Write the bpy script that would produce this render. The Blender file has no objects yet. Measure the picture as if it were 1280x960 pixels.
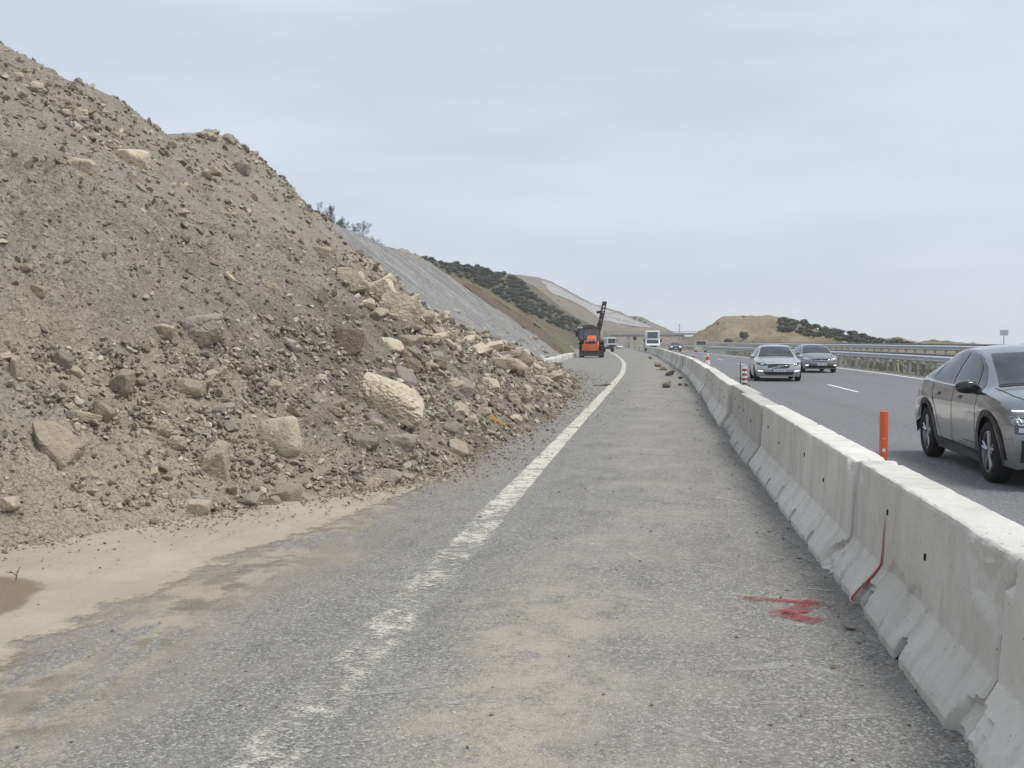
import bpy, bmesh, math, random
import numpy as np
from mathutils import Vector, Matrix, Euler
from mathutils.bvhtree import BVHTree

random.seed(7)
RNG = np.random.default_rng(11)
S = bpy.context.scene
COL = S.collection
R = math.radians

# ------------------------------------------------------------------ camera, sky, sun, exposure
YAW, PITCH, CAM_H, FPX = math.atan(177 / 1290), math.atan(54 / 1290), 1.62, 1290.0
cam_data = bpy.data.cameras.new('camera')
cam = bpy.data.objects.new('camera', cam_data)
COL.objects.link(cam)
cam.location = (0, 0, CAM_H)
cam.rotation_euler = (math.pi / 2 - PITCH, 0, YAW)
cam_data.sensor_width = 36
cam_data.lens = 36 * FPX / 1280
cam_data.clip_start = 0.05
cam_data.clip_end = 20000
S.camera = cam

SUN_EL, SUN_AZ = R(62), R(100)      # azimuth measured from +Y (up the road) towards +X
world = bpy.data.worlds.new('World')
S.world = world
world.use_nodes = True
wt = world.node_tree
wt.nodes.clear()
w_out = wt.nodes.new('ShaderNodeOutputWorld')
w_bg = wt.nodes.new('ShaderNodeBackground')
w_sky = wt.nodes.new('ShaderNodeTexSky')
w_sky.sky_type = 'NISHITA'
w_sky.sun_disc = False
w_sky.sun_elevation = SUN_EL
w_sky.sun_rotation = SUN_AZ
w_sky.dust_density = 4.0
w_tc = wt.nodes.new('ShaderNodeTexCoord')
w_map = wt.nodes.new('ShaderNodeMapping')
w_map.inputs['Scale'].default_value = (1.6, 1.6, 9.0)
w_n = wt.nodes.new('ShaderNodeTexNoise')
w_n.inputs['Scale'].default_value = 1.5
w_n.inputs['Detail'].default_value = 5
w_n.inputs['Roughness'].default_value = 0.5
w_r = wt.nodes.new('ShaderNodeValToRGB')
w_r.color_ramp.elements[0].position = 0.36
w_r.color_ramp.elements[0].color = (6.2, 6.95, 8.25, 1)
w_r.color_ramp.elements[1].position = 0.66
w_r.color_ramp.elements[1].color = (7.5, 8.1, 9.2, 1)
w_mix = wt.nodes.new('ShaderNodeMix')
w_mix.data_type = 'RGBA'
w_mix.inputs[0].default_value = 0.93
wt.links.new(w_tc.outputs['Generated'], w_map.inputs['Vector'])
wt.links.new(w_map.outputs['Vector'], w_n.inputs['Vector'])
wt.links.new(w_n.outputs['Fac'], w_r.inputs['Fac'])
wt.links.new(w_sky.outputs['Color'], w_mix.inputs[6])
wt.links.new(w_r.outputs['Color'], w_mix.inputs[7])
wt.links.new(w_mix.outputs[2], w_bg.inputs['Color'])
w_bg.inputs['Strength'].default_value = 0.05
wt.links.new(w_bg.outputs['Background'], w_out.inputs['Surface'])

sun_data = bpy.data.lights.new('sun', 'SUN')
sun_data.energy = 1.35
sun_data.angle = R(22)
sun_data.color = (1.0, 0.96, 0.9)
sun = bpy.data.objects.new('sun', sun_data)
COL.objects.link(sun)
_d = Vector((math.sin(SUN_AZ) * math.cos(SUN_EL), math.cos(SUN_AZ) * math.cos(SUN_EL), math.sin(SUN_EL)))
sun.rotation_euler = _d.to_track_quat('Z', 'Y').to_euler()
sun.location = _d * 100
S.view_settings.view_transform = 'Standard'
S.view_settings.look = 'None'
S.view_settings.exposure = 1.0
S.view_settings.gamma = 1.0
S.cycles.max_bounces = 5
S.cycles.diffuse_bounces = 2
S.cycles.transparent_max_bounces = 12
S.cycles.volume_bounces = 2

# ------------------------------------------------------------------ maths helpers
_F = np.array([-math.sin(YAW), math.cos(YAW), 0.0])
_R = np.array([math.cos(YAW), math.sin(YAW), 0.0])
_U = np.array([0, 0, 1.0])
_FP = _F * math.cos(PITCH) - _U * math.sin(PITCH)
_UP = _U * math.cos(PITCH) + _F * math.sin(PITCH)
CPOS = np.array([0, 0, CAM_H])
def ray(x, y): return _FP + _R * ((x - 640) / FPX) + _UP * ((480 - y) / FPX)
def gnd(x, y, z=0.0):
    d = ray(x, y)
    return CPOS + d * ((z - CAM_H) / d[2])
def atY(x, y, Y):
    d = ray(x, y)
    return CPOS + d * (Y / d[1])
def proj(P):
    q = np.asarray(P) - CPOS
    d = q @ _FP
    return 640 + FPX * (q @ _R) / d, 480 - FPX * (q @ _UP) / d, d

def _hash(ix, iy, seed):
    h = (ix.astype(np.int64) * 374761393 + iy.astype(np.int64) * 668265263 + seed * 1442695041) & 0xffffffff
    h = ((h ^ (h >> 13)) * 1274126177) & 0xffffffff
    return (h ^ (h >> 16)) & 0xffffffff
def perlin(x, y, seed=0):
    x = np.asarray(x, float); y = np.asarray(y, float)
    x0 = np.floor(x); y0 = np.floor(y)
    fx, fy = x - x0, y - y0
    def g(ox, oy):
        a = _hash(x0 + ox, y0 + oy, seed) / 4294967296.0 * 2 * np.pi
        return np.cos(a) * (fx - ox) + np.sin(a) * (fy - oy)
    u = fx * fx * fx * (fx * (fx * 6 - 15) + 10); v = fy * fy * fy * (fy * (fy * 6 - 15) + 10)
    a = g(0, 0) * (1 - u) + g(1, 0) * u
    b = g(0, 1) * (1 - u) + g(1, 1) * u
    return (a * (1 - v) + b * v) * 1.41
def fbm(x, y, octv=4, seed=0, gain=.5):
    s = 0; a = 1.0; f = 1.0
    for k in range(octv):
        s = s + a * perlin(x * f + 17.3 * k, y * f - 9.1 * k, seed + k)
        a *= gain; f *= 2.03
    return s
def sstep(a, b, x):
    t = np.clip((np.asarray(x, float) - a) / (b - a), 0, 1)
    return t * t * (3 - 2 * t)
def tab(pts):
    xs = np.array([p[0] for p in pts], float); ys = np.array([p[1] for p in pts], float)
    h = np.diff(xs); dl = np.diff(ys) / h
    m = np.zeros_like(xs); m[0] = dl[0]; m[-1] = dl[-1]
    for i in range(1, len(xs) - 1):
        m[i] = 0 if dl[i - 1] * dl[i] <= 0 else 2 * dl[i - 1] * dl[i] / (dl[i - 1] + dl[i])
    def f(x):
        x = np.asarray(x, float)
        i = np.clip(np.searchsorted(xs, x) - 1, 0, len(xs) - 2)
        t = (x - xs[i]) / h[i]
        lo = ys[0] + m[0] * (x - xs[0]); hi = ys[-1] + m[-1] * (x - xs[-1])
        t = np.clip(t, 0, 1)
        v = (ys[i] * (1 + 2 * t) * (1 - t) ** 2 + h[i] * m[i] * t * (1 - t) ** 2
             + ys[i + 1] * t * t * (3 - 2 * t) + h[i] * m[i + 1] * t * t * (t - 1))
        return np.where(x < xs[0], lo, np.where(x > xs[-1], hi, v))
    return f

# ------------------------------------------------------------------ object helpers
def set_props(o, label=None, cat=None, group=None, kind=None):
    if label: o['label'] = label
    if cat: o['category'] = cat
    if group: o['group'] = group
    if kind: o['kind'] = kind
    return o
def link(o, parent=None):
    COL.objects.link(o)
    if parent is not None: o.parent = parent
    return o
def mesh_np(name, V, F, mat, smooth=False):
    """V (n,3) array, F (m,k) array or list of tuples -> mesh data"""
    me = bpy.data.meshes.new(name)
    if isinstance(F, np.ndarray):
        k = F.shape[1]
        me.vertices.add(len(V)); me.vertices.foreach_set('co', np.asarray(V, np.float32).ravel())
        me.loops.add(F.size); me.loops.foreach_set('vertex_index', F.astype(np.int32).ravel())
        me.polygons.add(len(F)); me.polygons.foreach_set('loop_start', np.arange(0, F.size, k, dtype=np.int32))
        me.update(calc_edges=True)
    else:
        me.from_pydata([tuple(v) for v in V], [], F)
    me.polygons.foreach_set('use_smooth', [smooth] * len(me.polygons))
    if mat: me.materials.append(mat)
    me.update()
    return me
def obj(name, V, F, mat, parent=None, smooth=False):
    return link(bpy.data.objects.new(name, mesh_np(name, V, F, mat, smooth)), parent)
def empty(name, loc, rz=0, scale=1):
    o = bpy.data.objects.new(name, None)
    o.empty_display_size = .2
    COL.objects.link(o); o.location = loc; o.rotation_euler = (0, 0, rz); o.scale = (scale,) * 3
    return o
def copy_tree(o, parent=None):
    c = o.copy(); COL.objects.link(c)
    if parent is not None: c.parent = parent
    for ch in list(o.children): copy_tree(ch, c)
    return c
def grid_faces(nu, nv):
    i = np.arange(nu - 1)[:, None] * nv + np.arange(nv - 1)[None, :]
    i = i.ravel()
    return np.stack([i, i + nv, i + nv + 1, i + 1], 1)
def sheet(name, P, mat, parent=None, smooth=True):
    """P (nu,nv,3)"""
    nu, nv = P.shape[:2]
    return obj(name, P.reshape(-1, 3), grid_faces(nu, nv), mat, parent, smooth)

class MB:
    """collects simple solids into one mesh"""
    def __init__(s): s.v = []; s.f = []
    def add(s, V, F):
        b = len(s.v); s.v += [tuple(v) for v in V]; s.f += [tuple(b + i for i in f) for f in F]; return s
    def box(s, c, d, rot=None, taper=1.0):
        x, y, z = d[0] / 2, d[1] / 2, d[2] / 2
        P = [(-x, -y, -z), (x, -y, -z), (x, y, -z), (-x, y, -z)] + [(a * taper, b * taper, z) for a, b in ((-x, -y), (x, -y), (x, y), (-x, y))]
        m = Euler(rot).to_matrix() if rot else Matrix.Identity(3)
        return s.add([m @ Vector(p) + Vector(c) for p in P], [(0, 3, 2, 1), (4, 5, 6, 7), (0, 1, 5, 4), (1, 2, 6, 5), (2, 3, 7, 6), (3, 0, 4, 7)])
    def bbox(s, c, d, b=.02, rot=None):
        """box with bevelled vertical and horizontal edges"""
        bm = bmesh.new(); bmesh.ops.create_cube(bm, size=1)
        for v in bm.verts: v.co = Vector((v.co.x * d[0], v.co.y * d[1], v.co.z * d[2]))
        bmesh.ops.bevel(bm, geom=list(bm.edges), offset=min(b, min(d) * .45), segments=2, affect='EDGES', profile=.6)
        m = Euler(rot).to_matrix() if rot else Matrix.Identity(3)
        bm.verts.index_update()
        s.add([m @ v.co + Vector(c) for v in bm.verts], [[v.index for v in f.verts] for f in bm.faces]); bm.free()
        return s
    def tube(s, a, b, r0, r1=None, n=8, caps=True):
        r1 = r0 if r1 is None else r1
        a, b = Vector(a), Vector(b); q = (b - a).to_track_quat('Z', 'Y')
        V = []
        for p, r in ((a, r0), (b, r1)):
            for i in range(n):
                t = 2 * math.pi * i / n
                V.append(p + q @ Vector((r * math.cos(t), r * math.sin(t), 0)))
        F = [(i, (i + 1) % n, n + (i + 1) % n, n + i) for i in range(n)]
        if caps: F += [tuple(range(n - 1, -1, -1)), tuple(range(n, 2 * n))]
        return s.add(V, F)
    def lathe(s, prof, n=16, axis='Z', at=(0, 0, 0)):
        V = []; m = len(prof)
        for i in range(n):
            t = 2 * math.pi * i / n
            for r, h in prof:
                p = (r * math.cos(t), r * math.sin(t), h)
                if axis == 'X': p = (p[2], p[0], p[1])
                if axis == 'Y': p = (p[1], p[2], p[0])
                V.append((p[0] + at[0], p[1] + at[1], p[2] + at[2]))
        F = [(i * m + j, ((i + 1) % n) * m + j, ((i + 1) % n) * m + j + 1, i * m + j + 1) for i in range(n) for j in range(m - 1)]
        return s.add(V, F)
    def prism(s, pts, a, b, axis='X'):
        """polygon pts in the two other axes, extruded from a to b along axis"""
        def mk(p, h): return (h, p[0], p[1]) if axis == 'X' else ((p[0], h, p[1]) if axis == 'Y' else (p[0], p[1], h))
        n = len(pts)
        V = [mk(p, a) for p in pts] + [mk(p, b) for p in pts]
        F = [tuple(range(n)), tuple(range(2 * n - 1, n - 1, -1))] + [(i, n + i, n + (i + 1) % n, (i + 1) % n) for i in range(n)]
        return s.add(V, F)
    def build(s, name, mat, parent=None, smooth=False):
        me = bpy.data.meshes.new(name); me.from_pydata(s.v, [], s.f)
        bm = bmesh.new(); bm.from_mesh(me); bmesh.ops.recalc_face_normals(bm, faces=bm.faces); bm.to_mesh(me); bm.free()
        if smooth:
            me.polygons.foreach_set('use_smooth', [True] * len(me.polygons))
            me.set_sharp_from_angle(angle=R(40))
        me.materials.append(mat)
        return link(bpy.data.objects.new(name, me), parent)

# ------------------------------------------------------------------ materials
class NT:
    def __init__(s, name):
        s.m = bpy.data.materials.new(name); s.m.use_nodes = True
        s.t = s.m.node_tree; s.b = s.t.nodes['Principled BSDF']; s.out = s.t.nodes['Material Output']
        s._pos = None
    def n(s, typ, **kw):
        nd = s.t.nodes.new(typ)
        for k, v in kw.items(): setattr(nd, k, v)
        return nd
    def l(s, a, b): s.t.links.new(a, b)
    def put(s, sock, v):
        if hasattr(v, 'links') or isinstance(v, bpy.types.NodeSocket): s.l(v, sock)
        elif isinstance(v, (tuple, list)): sock.default_value = tuple(v) if len(v) != 3 or sock.type == 'VECTOR' else (*v, 1)
        else: sock.default_value = v
    def pos(s):
        if s._pos is None: s._pos = s.n('ShaderNodeNewGeometry').outputs['Position']
        return s._pos
    def ocoord(s): return s.n('ShaderNodeTexCoord').outputs['Object']
    def island(s): return s.n('ShaderNodeNewGeometry').outputs['Random Per Island']
    def orand(s): return s.n('ShaderNodeObjectInfo').outputs['Random']
    def xyz(s, vec=None):
        nd = s.n('ShaderNodeSeparateXYZ'); s.l(vec or s.pos(), nd.inputs[0]); return nd.outputs
    def mapv(s, scale=(1, 1, 1), rot=(0, 0, 0), loc=(0, 0, 0), vec=None):
        nd = s.n('ShaderNodeMapping'); s.l(vec or s.pos(), nd.inputs['Vector'])
        nd.inputs['Scale'].default_value = scale; nd.inputs['Rotation'].default_value = rot; nd.inputs['Location'].default_value = loc
        return nd.outputs[0]
    def noise(s, scale, detail=3, rough=.55, vec=None, dist=0):
        nd = s.n('ShaderNodeTexNoise'); s.l(vec or s.pos(), nd.inputs['Vector'])
        nd.inputs['Scale'].default_value = scale; nd.inputs['Detail'].default_value = detail
        nd.inputs['Roughness'].default_value = rough; nd.inputs['Distortion'].default_value = dist
        return nd.outputs['Fac']
    def vor(s, scale, vec=None, out='Color', feature='F1', rand=1.0):
        nd = s.n('ShaderNodeTexVoronoi', feature=feature); s.l(vec or s.pos(), nd.inputs['Vector'])
        nd.inputs['Scale'].default_value = scale; nd.inputs['Randomness'].default_value = rand
        return nd.outputs[out]
    def ramp(s, fac, stops, interp='LINEAR'):
        nd = s.n('ShaderNodeValToRGB'); nd.color_ramp.interpolation = interp
        e = nd.color_ramp.elements
        while len(e) < len(stops): e.new(.5)
        for el, (p, c) in zip(e, stops):
            el.position = p; el.color = (c, c, c, 1) if isinstance(c, (int, float)) else (*c, 1)
        s.l(fac, nd.inputs['Fac']); return nd.outputs['Color']
    def mix(s, fac, a, b, mode='MIX'):
        nd = s.n('ShaderNodeMix', data_type='RGBA', blend_type=mode)
        s.put(nd.inputs[0], fac); s.put(nd.inputs[6], a); s.put(nd.inputs[7], b); return nd.outputs[2]
    def math(s, op, a, b=0.0, c=0.0, clamp=False):
        nd = s.n('ShaderNodeMath', operation=op); nd.use_clamp = clamp
        s.put(nd.inputs[0], a); s.put(nd.inputs[1], b)
        if op in ('MULTIPLY_ADD', 'SMOOTH_MIN', 'COMPARE'): s.put(nd.inputs[2], c)
        return nd.outputs[0]
    def sm(s, v, a, b):
        """smoothstep of value v from a to b (a may exceed b)"""
        nd = s.n('ShaderNodeMapRange', interpolation_type='SMOOTHSTEP')
        s.put(nd.inputs['Value'], v)
        lo, hi, o0, o1 = (a, b, 0, 1) if a < b else (b, a, 1, 0)
        nd.inputs['From Min'].default_value = lo; nd.inputs['From Max'].default_value = hi
        nd.inputs['To Min'].default_value = o0; nd.inputs['To Max'].default_value = o1
        return nd.outputs[0]
    def bump(s, h, strength=.5, dist=.02, normal=None):
        nd = s.n('ShaderNodeBump'); nd.inputs['Strength'].default_value = strength; nd.inputs['Distance'].default_value = dist
        s.l(h, nd.inputs['Height'])
        if normal: s.l(normal, nd.inputs['Normal'])
        return nd.outputs[0]
    def fin(s, col=None, rough=.9, bump=None, metal=0, spec=.3, **kw):
        if col is not None: s.put(s.b.inputs['Base Color'], col)
        s.put(s.b.inputs['Roughness'], rough); s.put(s.b.inputs['Metallic'], metal)
        s.b.inputs['Specular IOR Level'].default_value = spec
        if bump is not None: s.l(bump, s.b.inputs['Normal'])
        for k, v in kw.items(): s.put(s.b.inputs[k.replace('_', ' ')], v)
        return s.m

def mat_simple(name, col, rough=.6, metal=0, spec=.4, var=.12, scale=6, coat=0, obj_space=True, bump=0):
    t = NT(name)
    v = t.ocoord() if obj_space else t.pos()
    f = t.noise(scale, 4, .6, v)
    c = t.mix(t.ramp(f, [(.3, 0.0), (.7, 1.0)]), tuple(x * (1 - var) for x in col), tuple(min(1, x * (1 + var)) for x in col))
    kw = {}
    if coat: kw = dict(Coat_Weight=coat, Coat_Roughness=.05)
    b = t.bump(t.noise(scale * 8, 3, .6, v), bump, .01) if bump else None
    return t.fin(c, rough, b, metal, spec, **kw)

M = {}
def soil_mat(name, dark, mid, light, tint):
    t = NT(name)
    big = t.noise(.23, 4, .6)
    med = t.noise(1.7, 5, .65)
    fine = t.noise(14, 4, .7)
    gr = t.vor(22, out='Color')
    grs = t.n('ShaderNodeSeparateColor'); t.l(gr, grs.inputs[0])
    c = t.mix(t.ramp(med, [(.32, 0.0), (.68, 1.0)]), dark, mid)
    c = t.mix(t.ramp(big, [(.38, 0.0), (.66, .75)]), c, tint)
    c = t.mix(t.math('MULTIPLY', t.ramp(fine, [(.5, 0.0), (.75, 1.0)]), .45), c, light)
    c = t.mix(t.math('MULTIPLY', t.ramp(grs.outputs[0], [(.72, 0.0), (.95, 1.0)]), .5), c, light)
    c = t.mix(t.math('MULTIPLY', t.ramp(grs.outputs[1], [(.7, 0.0), (.95, 1.0)]), .4), c, tuple(x * .45 for x in dark))
    X, Y, Z = t.xyz()
    low = t.math('MULTIPLY', t.sm(t.math('ADD', Z, t.math('MULTIPLY_ADD', t.noise(.6, 4, .6), 2.4, -1.2)), 2.8, .6), t.sm(Y, 20, 9))
    c = t.mix(t.math('MULTIPLY', low, .62), c, (.47, .415, .31))
    damp = t.ramp(t.noise(.42, 5, .7, t.mapv((1, 1.5, 1), loc=(3, 1, 2))), [(.52, 0.0), (.64, 1.0)])
    c = t.mix(t.math('MULTIPLY', damp, .5), c, (.19, .165, .135))
    dz = t.math('MULTIPLY', t.math('MULTIPLY', t.sm(Y, 9.5, 12.5), t.sm(Y, 34, 24)), t.sm(t.math('ADD', Z, t.math('MULTIPLY_ADD', t.noise(.55, 5, .65), 2.6, -1.3)), 3.0, 1.6))
    dz = t.math('MULTIPLY', dz, t.ramp(t.noise(1.1, 6, .72), [(.36, 0.0), (.56, 1.0)]))
    c = t.mix(t.math('MULTIPLY', dz, .8), c, t.mix(t.ramp(t.noise(9, 5, .7), [(.4, 0.0), (.65, 1.0)]), (.145, .123, .1), (.25, .217, .178)))
    clay = t.ramp(t.noise(.5, 6, .72, t.mapv((1, 1.3, 1.4), loc=(9, 5, 1))), [(.53, 0.0), (.6, 1.0)])
    c = t.mix(t.math('MULTIPLY', clay, .45), c, (.35, .327, .285))
    run = t.ramp(t.noise(1.3, 5, .7, t.mapv((.16, 1.3, .16))), [(.5, 0.0), (.72, 1.0)])
    c = t.mix(t.math('MULTIPLY', run, .34), c, (.50, .455, .385))
    h1 = t.noise(5.5, 6, .72); h2 = t.vor(26, out='Distance')
    b = t.bump(h1, .95, .16); b = t.bump(h2, .7, .03, b)
    return t.fin(c, .97, b, 0, .15)
M['soil'] = soil_mat('debris soil', (.25, .222, .178), (.40, .357, .287), (.53, .485, .40), (.365, .326, .272))
def rock_mat(name, c0, c1, stain, pits=.5):
    t = NT(name)
    v = t.pos()
    r = t.orand()
    n1 = t.noise(3.1, 5, .65); n2 = t.noise(17, 5, .7)
    c = t.mix(t.ramp(n1, [(.3, 0.0), (.7, 1.0)]), c0, c1)
    c = t.mix(t.math('MULTIPLY', t.ramp(n2, [(.52, 0.0), (.72, 1.0)]), .7), c, stain)
    c = t.mix(t.math('MULTIPLY', t.ramp(t.noise(60, 3, .7), [(.5, 0.0), (.7, 1.0)]), .35), c, tuple(x * .5 for x in c0))
    hsv = t.n('ShaderNodeHueSaturation'); t.l(c, hsv.inputs['Color'])
    t.l(t.math('MULTIPLY_ADD', r, .45, .8), hsv.inputs['Value'])
    b = t.bump(t.noise(11, 6, .7), .8, .06); b = t.bump(t.noise(55, 4, .7), pits * .6, .012, b)
    return t.fin(hsv.outputs[0], .93, b, 0, .2)
M['rock_pale'] = rock_mat('pale limestone', (.47, .41, .30), (.60, .54, .415), (.34, .265, .165), .8)
M['rock_tan'] = rock_mat('tan sandstone', (.35, .30, .22), (.45, .395, .30), (.27, .22, .155))
M['rock_grey'] = rock_mat('grey brown rock', (.29, .262, .22), (.38, .345, .295), (.215, .19, .155))
M['rock_brown'] = rock_mat('dark brown rock', (.2, .165, .128), (.29, .245, .195), (.40, .28, .14))
def rubble_mat():
    t = NT('loose rubble')
    r = t.island()
    c = t.ramp(r, [(0, (.115, .095, .072)), (.3, (.22, .188, .145)), (.6, (.325, .285, .222)), (.8, (.40, .355, .28)), (.92, (.49, .445, .35)), (1, (.60, .55, .44))])
    c = t.mix(t.math('MULTIPLY', t.noise(25, 4, .7), .5), c, (.25, .215, .165))
    return t.fin(c, .95, t.bump(t.noise(40, 4, .7), .6, .02), 0, .15)
M['rubble'] = rubble_mat()

def broken_mat():
    t = NT('broken stone')
    c = t.ramp(t.island(), [(0, (.14, .12, .095)), (.35, (.27, .235, .185)), (.65, (.39, .35, .275)), (.85, (.50, .455, .365)), (1, (.60, .555, .455))])
    c = t.mix(t.math('MULTIPLY', t.ramp(t.noise(9, 5, .7), [(.4, 0.0), (.65, 1.0)]), .45), c, (.27, .235, .185))
    return t.fin(c, .95, t.bump(t.noise(30, 5, .7), .7, .03), 0, .15)
M['broken'] = broken_mat()
def asphalt_left():
    t = NT('chipseal road')
    X, Y, Z = t.xyz()
    # aggregate stones
    v = t.vor(78, out='Color'); sp = t.n('ShaderNodeSeparateColor'); t.l(v, sp.inputs[0])
    vd = t.vor(78, out='Distance')
    v2 = t.vor(150, out='Color'); sp2 = t.n('ShaderNodeSeparateColor'); t.l(v2, sp2.inputs[0])
    base = t.ramp(sp.outputs[0], [(0, (.085, .082, .076)), (.5, (.19, .185, .172)), (.82, (.29, .282, .262)), (1, (.6, .585, .54))])
    base2 = t.ramp(sp2.outputs[0], [(0, (.09, .087, .082)), (.6, (.205, .2, .187)), (1, (.42, .405, .372))])
    c = t.mix(.45, base, base2)
    big = t.noise(.5, 5, .6); med = t.noise(2.4, 6, .68)
    c = t.mix(t.math('MULTIPLY', t.ramp(med, [(.35, 0.0), (.7, 1.0)]), .4), c, (.33, .315, .28))
    dk = t.ramp(t.noise(1.0, 6, .7, t.mapv((1.5, .45, 1), loc=(4, 2, 0))), [(.5, 0.0), (.7, 1.0)])
    c = t.mix(t.math('MULTIPLY', dk, .45), c, (.115, .112, .105))
    fine = t.noise(7, 7, .78, t.mapv((1, .35, 1), (0, 0, R(6))))
    c = t.mix(t.math('MULTIPLY', t.ramp(fine, [(.54, 0.0), (.66, 1.0)]), .3), c, (.37, .35, .31))
    # long pale drag marks across and along the lane
    st = t.noise(2.2, 6, .7, t.mapv((1.1, 7, 1), (0, 0, R(28))))
    c = t.mix(t.math('MULTIPLY', t.ramp(st, [(.6, 0.0), (.74, 1.0)]), .5), c, (.43, .42, .39))
    st2 = t.noise(1.6, 6, .75, t.mapv((5, .5, 1), (0, 0, R(-4))))
    c = t.mix(t.math('MULTIPLY', t.ramp(st2, [(.5, 0.0), (.75, 1.0)]), .45), c, (.31, .295, .265))
    # pale dust band in the middle of the lane
    wob = t.math('MULTIPLY_ADD', t.noise(.9, 4, .6), 1.1, -.55)
    xb = t.math('ABSOLUTE', t.math('ADD', t.math('ADD', X, .62), wob))
    m = t.math('MULTIPLY', t.sm(xb, .62, .1), t.sm(Y, 8.5, 5.0))
    brk = t.ramp(t.math('ADD', t.math('MULTIPLY', t.noise(3.2, 7, .75), .65), t.math('MULTIPLY', t.noise(24, 5, .75), .35)), [(.40, 0.0), (.54, 1.0)])
    m = t.math('MULTIPLY', m, brk)
    c = t.mix(t.math('MULTIPLY', m, .85), c, (.40, .355, .285))
    # thin dust further up, both wheel paths
    xb2 = t.math('ABSOLUTE', t.math('ADD', X, t.math('ADD', wob, .1)))
    m2 = t.math('MULTIPLY', t.sm(xb2, .9, .1), t.ramp(t.noise(.8, 6, .7), [(.4, 0.0), (.66, 1.0)]))
    c = t.mix(t.math('MULTIPLY', m2, .5), c, (.39, .36, .305))
    # washed mud towards the slope
    edge = t.math('ADD', X, t.math('MULTIPLY_ADD', t.noise(1.1, 6, .7), 1.7, -.85))
    nearm = t.sm(Y, 42, 22)
    dm = t.math('MULTIPLY', t.sm(edge, -2.15, -2.75), nearm)
    dcol = t.mix(t.ramp(t.noise(2.6, 6, .7), [(.44, 0.0), (.54, 1.0)]), (.2, .175, .137), (.38, .338, .265))
    keep = t.ramp(t.math('ADD', t.math('MULTIPLY', t.noise(1.5, 6, .72, t.mapv((1.6, .5, 1), (0, 0, R(-14)))), .75), t.math('MULTIPLY', t.noise(14, 6, .75), .25)), [(.465, 0.0), (.50, 1.0)])
    c = t.mix(t.math('MULTIPLY', t.math('MULTIPLY', dm, keep), .88), c, dcol)
    far = t.math('MULTIPLY', t.sm(edge, -1.7, -2.4), nearm)
    kf = t.ramp(t.noise(1.3, 6, .72, t.mapv((2.2, .35, 1), (0, 0, R(-8)))), [(.45, 0.0), (.56, 1.0)])
    c = t.mix(t.math('MULTIPLY', t.math('MULTIPLY', far, kf), .6), c, (.28, .248, .198))
    h = t.math('SUBTRACT', 1.0, vd)
    b = t.bump(h, .55, .012); b = t.bump(t.noise(30, 4, .7), .4, .02, b)
    return t.fin(c, .88, b, 0, .25)
M['road'] = asphalt_left()
def asphalt_right():
    t = NT('motorway asphalt')
    X, Y, Z = t.xyz()
    v = t.vor(85, out='Color'); sp = t.n('ShaderNodeSeparateColor'); t.l(v, sp.inputs[0])
    c = t.ramp(sp.outputs[0], [(0, (.085, .086, .089)), (.6, (.15, .151, .155)), (.9, (.225, .225, .226)), (1, (.42, .41, .4))])
    tr = t.noise(1.0, 5, .6, t.mapv((1.6, .05, 1)))
    c = t.mix(t.math('MULTIPLY', t.ramp(tr, [(.35, 0.0), (.7, 1.0)]), .6), c, (.205, .205, .208))
    st = t.noise(2, 6, .72, t.mapv((1.3, 5, 1), (0, 0, R(20))))
    c = t.mix(t.math('MULTIPLY', t.ramp(st, [(.62, 0.0), (.76, 1.0)]), .5), c, (.3, .29, .275))
    # dust washed along the foot of the barrier
    dm = t.math('MULTIPLY', t.sm(t.math('ADD', X, t.math('MULTIPLY_ADD', t.noise(1.4, 5, .7), 1.6, -.8)), 3.1, 1.8), t.sm(Y, 60, 20))
    c = t.mix(t.math('MULTIPLY', dm, .5), c, (.27, .26, .24))
    b = t.bump(t.vor(85, out='Distance'), .4, .008)
    return t.fin(c, .82, b, 0, .3)
M['motorway'] = asphalt_right()
def paint(name, col, lo, hi, y0=None, y1=None, worn=.0, scale=9, ragged=False):
    t = NT(name)
    X, Y, Z = t.xyz()
    n = t.math('ADD', t.math('MULTIPLY', t.noise(scale, 7, .75), .6), t.math('MULTIPLY', t.noise(2.0, 5, .7), .4))
    n = t.math('ADD', n, t.math('MULTIPLY_ADD', t.noise(70, 2, .6), .25, -.125))
    if y0 is not None:   # more wear close by, along the road
        w = t.math('MULTIPLY', t.sm(Y, y1, y0), worn)
        n = t.math('SUBTRACT', n, w)
    if ragged:
        d = t.math('ABSOLUTE', t.math('ADD', X, 1.48))
        d = t.math('ADD', d, t.math('MULTIPLY', t.math('MULTIPLY_ADD', t.noise(9, 6, .75), .42, -.24), t.sm(Y, 15, 7)))
        n = t.math('SUBTRACT', n, t.math('MULTIPLY', t.sm(d, .115, .135), .6))
    a = t.ramp(n, [(lo, 0.0), (hi, 1.0)])
    c = t.mix(t.ramp(t.noise(6, 5, .7), [(.3, 0.0), (.7, 1.0)]), tuple(x * .8 for x in col), col)
    t.l(a, t.b.inputs['Alpha'])
    return t.fin(c, .75, None, 0, .3)
M['edge_paint'] = paint('worn edge paint', (.63, .605, .53), .37, .5, 5.6, 13.5, .105, 9, True)
M['edge_far'] = paint('worn edge paint far', (.56, .535, .455), .30, .44)
M['lane_paint'] = paint('lane paint', (.78, .78, .76), .22, .34)
M['red_spray'] = paint('red spray paint', (.36, .06, .065), .40, .66, scale=20)
M['red_line'] = paint('red spray line', (.42, .03, .04), .30, .42, scale=14)
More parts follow.
